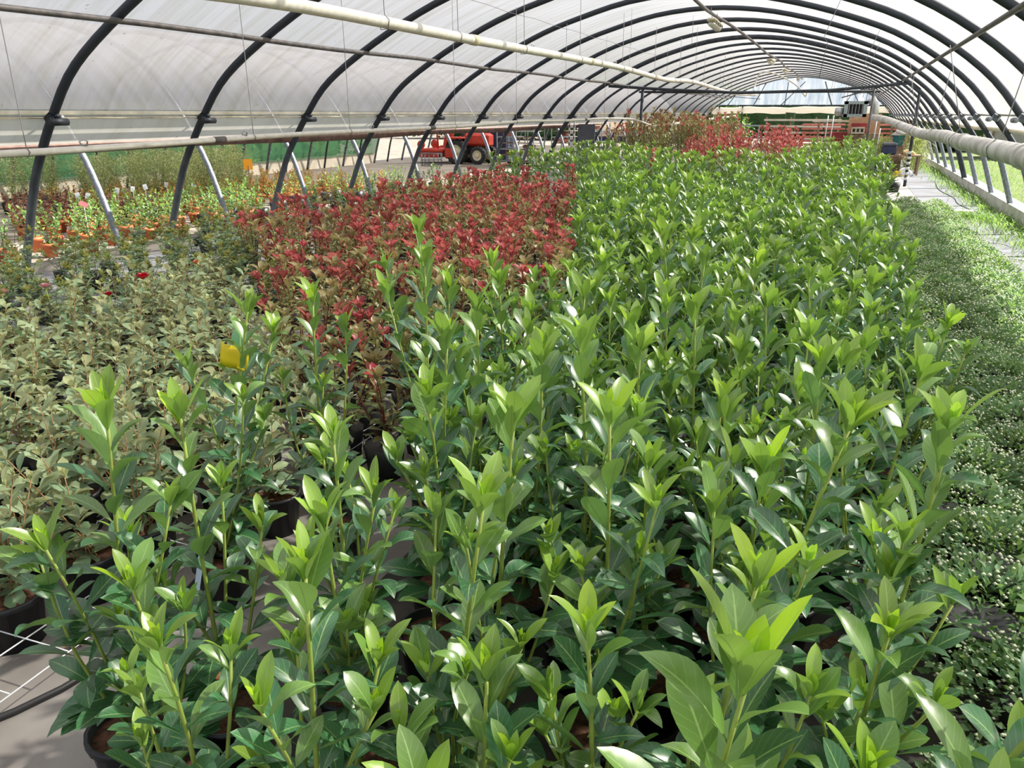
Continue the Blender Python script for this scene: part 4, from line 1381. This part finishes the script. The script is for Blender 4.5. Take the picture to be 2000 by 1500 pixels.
AV = [airy(rv) for _ in range(4)]
pts = []
for i in range(900):
    x = r.uniform(-14.7, -11.2); y = r.uniform(8.5, 15.5)
    if y < 10.4 + 0.0 * x and x > -14.0: continue
    if -x * 1.0 < 11.2: continue
    if y > 13.4 + (-x - 11.2) * .7: continue
    if all((x - a) ** 2 + (y - b) ** 2 > .5 ** 2 for a, b in pts): pts.append((x, y))
for (x, y) in pts:
    place_variant('airy_plant', 'airy olive coloured plant in front of the green wall of the next tunnel', 'airy olive plants', (x, y, 0), r.uniform(0, 6.28), r.uniform(.8, 1.05), r.choice(AV), (('pot', pot_far),))

# ------------------------------------------------------------------ wire grids, hoses, near floor things
for i, (x, y, rz, lab) in enumerate(((-2.25, 1.25, .05, 'white wire pot grid on the floor at the left front corner'), (-2.3, 2.45, .0, 'white wire pot grid beside the silvery shrubs, second from the front'), (-2.35, 3.65, -.04, 'white wire pot grid in front of the red-tipped shrubs'))):
    t = thing('wire_grid', lab, 'wire grid', (x, y, .01), rz, 'wire pot grids')
    for k in range(4):
        part('wire', tube_geo([(-.27 + k * .18, -.58, .10), (-.27 + k * .18, .58, .10)], .0028, 4), M['white_wire'], t, True)
    for k in range(7):
        part('wire', tube_geo([(-.27, -.58 + k * .193, .105), (.27, -.58 + k * .193, .105)], .0028, 4), M['white_wire'], t, True)
    for sx in (-1, 1):
        for sy in (-1, 1):
            part('foot', tube_geo([(sx * .27, sy * .58, .10), (sx * .29, sy * .60, .05), (sx * .27, sy * .58, 0)], .0028, 4), M['white_wire'], t, True)
t = part('drip_hose', tube_geo(smooth_path([(-2.55, .3, .012), (-2.02, 1.1, .012), (-1.98, 1.6, .012), (-2.1, 2.2, .012), (-2.02, 3.0, .012), (-2.1, 4.0, .012), (-2.05, 6, .012)], 5), .011, 7), M['black_rubber'], None, True)
tag(t, 'black drip hose on the floor between the silvery shrubs and the laurels', 'hose')
hp = [(1.62, 14.5, .02), (1.70, 12.74, .02), (1.80, 11.6, .02), (1.66, 10.53, .02), (1.63, 9.6, .02), (1.60, 8.95, .02), (1.66, 7.8, .02), (1.8, 6.9, .02), (1.75, 5.5, .02)]
r = random.Random(81)
t = thing('drip_hose', 'black hose with thin drip lines curling over the path', 'hose', (1.6, 5.5, 0.004))
part('hose_run', [tube_geo([(p[0] - 1.6 + dx, p[1] - 5.5, p[2]) for p in smooth_path(hp, 6)], .014, 7) for dx in (0, .035)], M['black_rubber'], t, True)
for k in range(46):
    b = at_y(sorted(hp, key=lambda q: q[1]), r.uniform(5.8, 14.2))
    a0 = r.choice((0, PI)) + r.uniform(-.8, .8); L = r.uniform(.15, .5); cur = r.uniform(-3, 3)
    pl = []; x, y, a = b[0] - 1.6, b[1] - 5.5, a0
    for s in range(9):
        pl.append((x, y, .006 + .02 * math.sin(PI * s / 8))); x += math.cos(a) * L / 8; y += math.sin(a) * L / 8; a += cur / 8
    part('drip_line', tube_geo(pl, .0035, 4), M['black_rubber'], t, True)
o = part('ground_cable', tube_geo(smooth_path([(2.25, 23, .01), (2.1, 20.5, .01), (2.2, 18.5, .01), (2.15, 17.2, .01), (2.32, 15.6, .01)], 4), .008, 5), M['black_rubber'], None, True)
tag(o, 'thin dark cable lying on the path near the kerb weeds', 'cable')
o = link('small_pot', pot_terra, None, (1.47, 16.0, 0)); tag(o, 'small empty brown pot standing on the path edge by the mums', 'pot')
o = part('paving_block', box_geo((0, 0, .04), (.42, .22, .08), bev=.01), M['kerb']); o.location = (1.95, 15.4, 0.005); o.rotation_euler = (0, 0, .1)
tag(o, 'grey concrete block lying in the weeds across the path', 'block')

# ------------------------------------------------------------------ weeds and grass
def grass(name, fn, n, h0, h1, label, seed, cat='grass'):
    r = random.Random(seed)
    A = Acc()
    for i in range(n):
        x, y, z = fn(r)
        az = r.uniform(0, 6.28)
        add_leaf(A, BLADE, (x, y, z), ddir(az, r.uniform(.6, 1.3)), ddir(az + PI, .2), r.uniform(h0, h1), r.uniform(0, 1))
    o = link(name, A.mesh(name, M['grass']))
    tag(o, label, cat, kind='stuff')
    return o


def kerbline(r):
    y = r.uniform(6, 33) if r.random() < .8 else r.uniform(9, 15)
    w_ = .18 + .32 * abs(noise.noise(Vector((y * .45, 3, 0)))) + (0.15 if 13 < y < 16 else 0)
    return (2.64 - abs(r.gauss(0, w_)), y, 0)


def crossline(r):
    t_ = r.random()
    return (1.35 + 1.25 * t_, 14.9 + r.gauss(0, .22) + .2 * math.sin(t_ * 5), 0)


grass('weeds', kerbline, 5200, .08, .26, 'green weeds growing along the foot of the kerb', 1, 'weeds')
grass('weeds', crossline, 1500, .06, .22, 'strip of weeds and grass growing across the path', 2, 'weeds')
grass('lawn_grass', lambda r: (3.0 + abs(r.gauss(0, 2.6)), r.uniform(9, 34), -.02), 16000, .06, .16, 'lawn grass outside the right side', 3)
grass('weeds', lambda r: (1.75 + r.gauss(0, .12), r.choice((12.6, 9.6, 11.0)) + r.gauss(0, .15), 0), 160, .04, .12, 'small weeds sprouting in the middle of the near path', 4, 'weeds')
# dry leaves
r = random.Random(91)
dl = [leaf_tpl(.4, .5, .8, 4, 2, seed=3)]
A = Acc(); A.add(dl[0][0], dl[0][1], dl[0][2]); dlm = A.mesh('fallen_leaf', M['dry'])
for i in range(26):
    if i < 16: x, y = r.uniform(-2.2, -1.5), r.uniform(.9, 3.5)
    else: x, y = r.uniform(-1.2, .2), r.uniform(.8, 2.2)
    o = link('fallen_leaf', dlm, None, (x, y, .012)); o.scale = (.07, .07, .07); o.rotation_euler = (r.uniform(-.2, .2), r.uniform(-.3, .3), r.uniform(0, 6))
    tag(o, 'dry brown fallen leaf on the floor between the pots', 'leaf', 'fallen leaves')


# ------------------------------------------------------------------ hedges outside
def bush(name, c, s, n, label, mat, seed, lf=.11, cat='hedge'):
    r = random.Random(seed)
    A = Acc()
    for i in range(n):
        u = np.array([r.uniform(-1, 1) for _ in range(3)])
        m_ = max(abs(u)); 
        if m_ < .72: u = u / m_ * r.uniform(.75, 1)
        p = np.array(c) + u * np.array(s) / 2
        p = p + np.array(s) * .06 * noise.noise(Vector((p * .8).tolist()))
        add_leaf(A, SM[i % 2], p, ddir(r.uniform(0, 6.28), r.uniform(-.6, .9)), (r.uniform(-.6, .6), r.uniform(-.6, .6), 1), lf * r.uniform(.6, 1.4), max(0, noise.noise(Vector((p * 1.5).tolist())) * 1.6))
    # woody inside so that the hedge is not see-through
    V, F = box_geo(c, (s[0] * .86, s[1] * .86, s[2] * .88), bev=.2)
    A.add(V, F, mi=0)
    o = link(name, A.mesh(name, mat, smooth=False))
    tag(o, label, cat, kind='stuff')


bush('hedge', (-6, 62, 1.6), (26, 3, 3.4), 9000, 'dark hedge beyond the open far end', M['hedge'], 5, .3)
bush('hedge', (4.9, 45, 1.5), (3.4, 6, 3.2), 4000, 'dark green hedge beyond the lawn on the right', M['hedge'], 6, .24)
bush('hedge', (-20.5, 14, 1.0), (2, 34, 2.3), 5000, 'hedge showing dimly through the green wall', M['hedge'], 7, .25)
bush('hedge', (-17, 52, 1.8), (22, 3, 3.8), 7000, 'dark trees behind the yard on the left', M['hedge'], 8, .3, 'trees')
# shed right
t = thing('shed', 'weathered pale shed wall outside at the right edge', 'shed', (7.6, 36.2, 0))
part('shed_wall', box_geo((0, 1.0, 1.3), (4.8, 2.0, 2.6)), M['shed'], t)
for k in range(9):
    part('wall_batten', box_geo((-2.35 + k * .58, -.03, 1.3), (.06, .05, 2.6)), M['wood'], t)
part('window_frame', [box_geo((-1.9, -.05, 1.45), (1.0, .05, .05)), box_geo((-1.9, -.05, 1.15), (1.0, .05, .05))], M['wood'], t)

# ------------------------------------------------------------------ tractor in the yard
TX = thing('tractor', 'small red tractor parked in the yard behind the crossing legs', 'tractor', (-12.6, 25.5, 0), 0)
def wheel(x, y, rad, wd, lab):
    wo = part('wheel', [], M['black_rubber'], TX) if False else None
    A = Acc()
    prof = [(rad * .6, -wd / 2), (rad * .92, -wd / 2), (rad, -wd * .3), (rad, wd * .3), (rad * .92, wd / 2), (rad * .6, wd / 2)]
    V, F = lathe_geo(prof, 24)
    V = V[:, [0, 2, 1]]
    A.add(V + np.array([x, y, rad]), F)
    for k in range(18):
        a = 2 * PI * k / 18
        g = box_geo((0, 0, 0), (rad * .12, wd * .9, rad * .08))
        Rm = np.array(Matrix.Rotation(-a, 3, 'Y'))
        A.add((g[0] + np.array([0, 0, rad * 1.0])) @ Rm.T + np.array([x, y, rad]), g[1])
    w_ = link('wheel', A.mesh('wheel', M['black_rubber'], False), TX)
    V, F = lathe_geo([(0, -wd * .55), (rad * .2, -wd * .55), (rad * .3, -wd * .3), (rad * .62, -wd * .42), (rad * .62, wd * .42), (0, wd * .3)], 20)
    V = V[:, [0, 2, 1]]
    A = Acc(); A.add(V + np.array([x, y, rad]), F)
    link('rim', A.mesh('rim', M['cream'], False), w_)
wheel(.15, -.5, .40, .26, ''); wheel(.15, .5, .40, .26, '')
wheel(.95, -.48, .29, .2, ''); wheel(.95, .48, .29, .2, '')
part('bonnet', [box_geo((.75, 0, .80), (.9, .55, .42), bev=.08), box_geo((1.15, 0, .78), (.16, .5, .40), bev=.05)], M['red_paint'], TX)
part('fender', [box_geo((.12, s * .5, .86), (.62, .3, .07), bev=.03) for s in (-1, 1)] + [box_geo((-.2, s * .5, .72), (.07, .3, .3), ry=.4, bev=.03) for s in (-1, 1)], M['red_paint'], TX)
part('seat', [box_geo((.0, 0, .78), (.4, .42, .1), bev=.04), box_geo((.2, 0, .98), (.09, .42, .36), bev=.04)], M['black'], TX)
part('dashboard', box_geo((-.42, 0, .78), (.2, .4, .55), ry=.2, bev=.04), M['red_paint'], TX)
V, F = tube_geo([(.15 * math.cos(a), .15 * math.sin(a), 0) for a in np.linspace(0, 2 * PI, 17)], .014, 6)
part('steering_wheel', [(V @ np.array(Matrix.Rotation(.5, 3, 'Y')).T + np.array([-.32, 0, 1.1]), F)], M['black'], TX, True)
part('roll_bar', tube_geo([(-.62, -.42, .5), (-.66, -.42, 1.35), (-.66, .42, 1.35), (-.62, .42, .5)], .035, 8), M['red_paint'], TX, True)
part('chassis', box_geo((.3, 0, .45), (1.5, .4, .28), bev=.05), M['black'], TX)
part('mower_deck', [box_geo((-.85, 0, .42), (.95, 1.2, .14), bev=.05), box_geo((-.95, 0, .28), (.8, 1.1, .18), bev=.03), box_geo((-.1, -.55, .36), (.34, .2, .36), bev=.04)], M['red_paint'], TX)
part('lift_arm', [tube_geo([(-.3, s * .3, .55), (-.9, s * .3, .55)], .03, 6) for s in (-1, 1)], M['red_paint'], TX, True)
V, F = lathe_geo([(0, -.05), (.13, -.05), (.15, 0), (.13, .05), (0, .05)], 16)
for s_ in (-.5, .5): part('gauge_wheel', [(V[:, [0, 2, 1]] + np.array([-1.25, s_, .62]), F)], M['red_paint'], TX, True)
# basket/bucket in front of the tractor
o = part('wire_basket', [tube_geo([(.35 * math.cos(a), .35 * math.sin(a), z) for a in np.linspace(0, 2 * PI, 15)], .012, 5) for z in (.02, .2, .4)] + [tube_geo([(.35 * math.cos(a), .35 * math.sin(a), .02), (.35 * math.cos(a), .35 * math.sin(a), .4)], .008, 4) for a in np.linspace(0, 2 * PI, 15)[:-1]], M['mid_steel'], None, True)
o.location = (-12.7, 23.6, 0); tag(o, 'grey wire basket on the ground before the red tractor', 'basket')

# navy crate stack and trolleys
for c, rw in enumerate(((-12.1, 27), (-11.55, 27))):
    for k in range(5):
        t = thing('crate', 'navy plastic crate, ' + ordw(k + 1) + ' up in the ' + ('left' if c == 0 else 'right') + ' stack behind the tractor', 'crate', (rw[0], rw[1], k * .28), 0, 'navy crates behind the tractor')
        part('crate_walls', [box_geo((0, s * .38, .135), (.5, .03, .26)) for s in (-1, 1)] + [box_geo((s * .25, 0, .135), (.03, .76, .26)) for s in (-1, 1)], M['navy'], t)
        part('crate_base', box_geo((0, 0, .02), (.5, .74, .03)), M['navy'], t)
        part('rim', [box_geo((0, s * .39, .265), (.54, .04, .02)) for s in (-1, 1)], M['slate'], t)
r = random.Random(101)
for i, (x, y, lab) in enumerate(((-10.4, 25, 'galvanised plant trolley with many shelves right of the navy crates'), (-9.55, 24.6, 'second plant trolley with timber shelves behind the legs'), (-8.7, 25.6, 'third plant trolley with mixed loads'), (-8.0, 27, 'farthest plant trolley in the yard'))):
    t = thing('plant_trolley', lab, 'trolley', (x, y, 0), 0, 'plant trolleys in the yard')
    for sx in (-1, 1):
        for sy in (-1, 1):
            part('upright', box_geo((sx * .3, sy * .5, .9), (.03, .03, 1.5)), M['tin'], t)
            V, F = lathe_geo([(0, -.02), (.07, -.02), (.07, .02), (0, .02)], 12)
            part('caster', [(V[:, [0, 2, 1]] + np.array([sx * .27, sy * .45, .07]), F)], M['black_rubber'], t, True)
    for k in range(8):
        part('shelf', box_geo((0, 0, .16 + k * .19), (.58, 1.02, .02)), (M['wood'] if (k + i) % 2 else M['tin']), t)
    for k in range(3):
        part('load', box_geo((r.uniform(-.1, .1), r.uniform(-.3, .2), .25 + r.randrange(6) * .19), (.3, .4, .1), bev=.01), r.choice((M['teal'], M['card'], M['red_tray'], M['navy'])), t)
# slotted white upright and dark panel
t = thing('slotted_panel', 'white upright panel with dark slots near the end of the red shrubs', 'panel', (-7.28, 22, 0))
part('panel_frame', [box_geo((s * .075, 0, .9), (.04, .03, 1.2)) for s in (-1, 1)] + [box_geo((0, 0, .35 + k * .16), (.17, .03, .08)) for k in range(8)] + [box_geo((0, .02, .2), (.1, .05, .4))], M['white'], t)
o = part('dark_panel', box_geo((0, 0, .68), (.52, .05, 1.36), bev=.01), M['slate']); o.location = (-7.15, 23, 0); tag(o, 'slate coloured upright board beside the white slotted panel', 'panel')
t = thing('low_building', 'low white building with pitched roof far behind the left legs', 'building', (-11.5, 49, 0))
part('building_wall', box_geo((0, 0, .45), (7, 3, .9)), M['white'], t)
part('building_roof', [box_geo((0, -.8, 1.1), (7.4, 2.2, .08), rx=.35), box_geo((0, .8, 1.1), (7.4, 2.2, .08), rx=-.35)], M['wood'], t)
part('building_base', box_geo((0, -1.52, .2), (7, .05, .35)), M['navy'], t)

# ------------------------------------------------------------------ clutter at the far end
def pallet(name, loc, label, rz=0, w_=1.0, d_=.8, group='pallets at the far end'):
    t = thing(name, label, 'pallet', loc, rz, group)
    for k in range(5):
        part('board', box_geo((-w_ / 2 + w_ * (k + .5) / 5, 0, .125), (w_ / 5 * .72, d_, .02)), M['wood'], t)
    for k in range(3):
        part('block', box_geo((0, -d_ / 2 + .05 + k * (d_ - .1) / 2, .07), (w_, .09, .085)), M['wood'], t)
        part('board', box_geo((0, -d_ / 2 + .05 + k * (d_ - .1) / 2, .015), (w_, .09, .02)), M['wood'], t)


for k in range(8):
    pallet('pallet', (.42, 26.3, k * .137), 'weathered wooden pallet, ' + ordw(k + 1) + ' up in the stack under the heater', R.uniform(-.05, .05), .85, .8)
t = thing('hollow_block', 'cream hollow block with three square holes on the pallet stack', 'block', (.28, 25.95, 8 * .137))
part('block_body', [box_geo((0, 0, .02), (.36, .2, .04)), box_geo((0, 0, .16), (.36, .2, .04))] + [box_geo((-.165 + k * .11, 0, .09), (.035, .2, .11)) for k in range(4)] + [box_geo((0, .08, .09), (.3, .02, .1))], M['board'], t)
for k in range(2):
    t = thing('red_crate', 'dark red slatted crate behind the hollow block, ' + ('lower' if k == 0 else 'upper') + ' one', 'crate', (.3, 26.35, 8 * .137 + k * .15), .05, 'dark red crates')
    part('crate_walls', [box_geo((0, s * .17, .07), (.4, .02, .13)) for s in (-1, 1)] + [box_geo((s * .2, 0, .07), (.02, .34, .13)) for s in (-1, 1)], M['dark_red'], t)
    part('crate_base', box_geo((0, 0, .01), (.4, .34, .02)), M['dark_red'], t)
for k in range(6):
    t = thing('red_crate', 'dark red crate, ' + ordw(k + 1) + ' up in the stack left of the pallets', 'crate', (-.25, 26.6, k * .19), 0, 'dark red crate stack')
    part('crate_walls', [box_geo((0, s * .2, .09), (.5, .02, .17)) for s in (-1, 1)] + [box_geo((s * .25, 0, .09), (.02, .4, .17)) for s in (-1, 1)], M['dark_red'], t)
    part('rim', [box_geo((0, s * .21, .17), (.54, .03, .02)) for s in (-1, 1)], M['red_tray'], t)
o = part('cardboard_sheet', box_geo((0, 0, .45), (.9, .02, .9), rx=-.15), M['card']); o.location = (.45, 26.98, .75); tag(o, 'brown cardboard sheet standing behind the pallets', 'cardboard')
o = part('cardboard_sheet', box_geo((0, 0, 0), (.75, .5, .015), ry=-.25), M['card']); o.location = (.15, 26.3, 1.50); tag(o, 'folded cardboard lying tilted over the dark red crates', 'cardboard')
for c in range(5):
    for k in range(9):
        o = part('tray', [box_geo((0, 0, .03), (.78, .5, .06), bev=.015), box_geo((0, 0, .07), (.7, .42, .02))], M['red_tray'])
        o.location = (-1.3 + c * .82, 34 + (c % 2) * .3, k * .15)
        tag(o, 'faded red tray, ' + ordw(k + 1) + ' up in the ' + ordw(c + 1) + ' stack from the left', 'tray', 'faded red tray stacks')
for k in range(3):
    o = part('timber_length', box_geo((0, 0, .04), (2.6, .10, .06)), M['board']); o.location = (.2, 28.5 + k * .14, 1.38); tag(o, 'pale timber length across the rack, ' + ordw(k + 1) + ' from the camera', 'timber', 'timber lengths')
part_t = thing('crate_rack', 'timber rack under the pale lengths behind the crates', 'rack', (.2, 28.6, 0))
for s in (-1.1, 0, 1.1):
    part('upright', box_geo((s, 0, .69), (.06, .3, 1.38)), M['wood'], part_t)
part('shelf', box_geo((0, 0, .7), (2.3, .32, .03)), M['wood'], part_t)
# trellis rails
t = thing('rail_fence', 'pale horizontal rail fence beyond the red tips', 'fence', (-2.0, 40, 0))
for k in range(5):
    part('rail', box_geo((0, 0, .25 + k * .28), (3.4, .06, .09)), M['board'], t)
for s in (-1.6, -.5, .6, 1.6):
    part('post', box_geo((s, .06, .75), (.07, .05, 1.5)), M['wood'], t)
part('brace', box_geo((.5, .1, .8), (.05, .04, 1.6), ry=.8), M['wood'], t)
t = thing('green_rail', 'pale green metal rail stand beside the red tips', 'rail', (-4.3, 38, 0))
part('rail', box_geo((0, 0, 1.14), (1.3, .05, .07)), M['grey_paint'], t)
for s in (-.6, .6): part('leg', box_geo((s, 0, .55), (.05, .05, 1.1)), M['grey_paint'], t)
o = part('ivy_column', [tube_geo([(0, 0, 0), (.1, 0, 1.7)], .25, 8)], M['hedge']); o.location = (-2.9, 44.0, 0); tag(o, 'bright green climber on the far end post', 'climber')
# bins, tub, table, bag, stakes
t = thing('work_table', 'low wooden table carrying the black bin at the end of the path', 'table', (1.5, 25.4, 0))
part('table_top', box_geo((0, 0, .53), (1.0, .7, .04)), M['wood'], t)
for sx in (-1, 1):
    for sy in (-1, 1): part('leg', box_geo((sx * .45, sy * .3, .255), (.05, .05, .51)), M['wood'], t)
t = thing('black_bin', 'black tub with pale lid edge on the low table', 'bin', (1.16, 25.3, .55))
part('bin_body', box_geo((0, 0, .12), (.38, .4, .24), bev=.03), M['navy'], t)
part('bin_lid', box_geo((0, 0, .28), (.4, .42, .09), bev=.03), M['slate'], t)
t = thing('green_tub', 'dark green tub with pale rim behind the black tub', 'tub', (1.42, 26.3, .0))
part('tub_stand', box_geo((0, 0, .37), (.3, .3, .74)), M['wood'], t)
part('tub_body', [(lambda g: (g[0] + np.array([0, 0, .75]), g[1]))(lathe_geo([(0, 0), (.12, 0), (.17, .3), (.15, .3), (0, .26)], 4))], M['teal'], t)
part('tub_rim', [(lambda g: (g[0] + np.array([0, 0, 1.05]), g[1]))(lathe_geo([(.15, 0), (.2, 0), (.2, .05), (.15, .05), (.15, 0)], 4))], M['white'], t)
A = Acc()
V = []; F = []
for i in range(9):
    for j in range(14):
        el = (i / 8) * PI / 2; az = j / 14 * 2 * PI
        k = 1 + .2 * math.sin(az * 3 + i) * math.cos(el)
        V.append((.2 * k * math.cos(az) * math.cos(el), .2 * k * math.sin(az) * math.cos(el), .24 * math.sin(el)))
for i in range(8):
    for j in range(14):
        F.append((i * 14 + j, i * 14 + (j + 1) % 14, (i + 1) * 14 + (j + 1) % 14, (i + 1) * 14 + j))
A.add(np.array(V), F)
o = link('plastic_bag', A.mesh('plastic_bag', M['white']), None, (1.62, 24.6, 0)); tag(o, 'crumpled white plastic bag on the path before the low table', 'bag')
A = Acc(); A.add(np.array(V) * np.array([1.1, 1.1, .7]), F)
o = link('crumpled_sheet', A.mesh('crumpled_sheet', M['white']), None, (1.5, 26.3, 1.1)); tag(o, 'crumpled pale sheet heaped over the green tub', 'sheet')
A = Acc(); A.add(np.array(V) * np.array([.9, .9, .6]), F)
o = link('straw_bundle', A.mesh('straw_bundle', M['tan_straw']), None, (1.66, 25.3, .55)); tag(o, 'round tan straw bundle on the low table', 'bundle')
o = part('white_board', box_geo((0, 0, .02), (.35, .5, .04)), M['white']); o.location = (1.0, 23.9, .40); tag(o, 'white board lying on a dark crate at the bed end', 'board')
o = part('crate', [box_geo((0, 0, .2), (.4, .5, .4), bev=.02)], M['black']); o.location = (1.0, 23.9, 0); tag(o, 'black crate under the white board at the bed end', 'crate')
pv = Acc(); r = random.Random(5)
for i in range(900):
    az = r.uniform(0, 6.28); e = r.uniform(0, .3)
    add_leaf(pv, BLADE, (e * math.cos(az), e * math.sin(az), r.uniform(0, .9)), ddir(az, r.uniform(.3, 1.3)), ddir(az + PI, .3), r.uniform(.15, .4), r.uniform(.3, 1))
pvm = pv.mesh('dry_foliage', M['airy'])
for (x, y, s, lab) in ((1.0, 27.2, 1.0, 'dry straw coloured grass clump behind the black tub'), (1.9, 26.4, 1.25, 'tall dry straw coloured clump beside the last arch feet'), (2.05, 28, 1.0, 'dry clump farthest along the kerb')):
    o = link('dry_grass_clump', pvm, None, (x, y, 0)); o.scale = (s, s, s); tag(o, lab, 'plant')
    o['kind'] = 'stuff'
for (x, z, lab) in ((.72, 1.5, 'pale upright pole beside the pallet stack'), (.84, 1.25, 'second thinner pole beside the pallet stack'), (-.45, 1.6, 'thin stake left of the dark red crates'), (-.6, 1.6, 'thinnest stake at the left of the crates')):
    o = part('pole', tube_geo([(0, 0, 0), (.02, 0, z)], .018, 6), M['tin'], None, True); o.location = (x, 25.6, 0); tag(o, lab, 'pole')
# yellow pansies pot near banded post
A = Acc(); r = random.Random(9)
for i in range(60):
    az = r.uniform(0, 6.28); e = r.uniform(0, .16)
    add_leaf(A, leaf_tpl(1.0, .1, .1, 2, 2, 0), (e * math.cos(az), e * math.sin(az), .2 + r.uniform(-.02, .08)), ddir(az, .4), (0, 0, 1), .05, 0)
fl = A.mesh('flowers', M['yellow'])
for (x, y, lab) in ((1.12, 19.5, 'pot of yellow flowers beside the banded post'), (.72, 18.8, 'smaller yellow flowered pot at the bed edge')):
    t = place_variant('flower_pot', lab, None, (x, y, 0), 0, 1.15, CV['green'][1], (('pot', pot_far),))
    o = link('flowers', fl, t, (0, 0, .1)); o['kind'] = 'stuff'
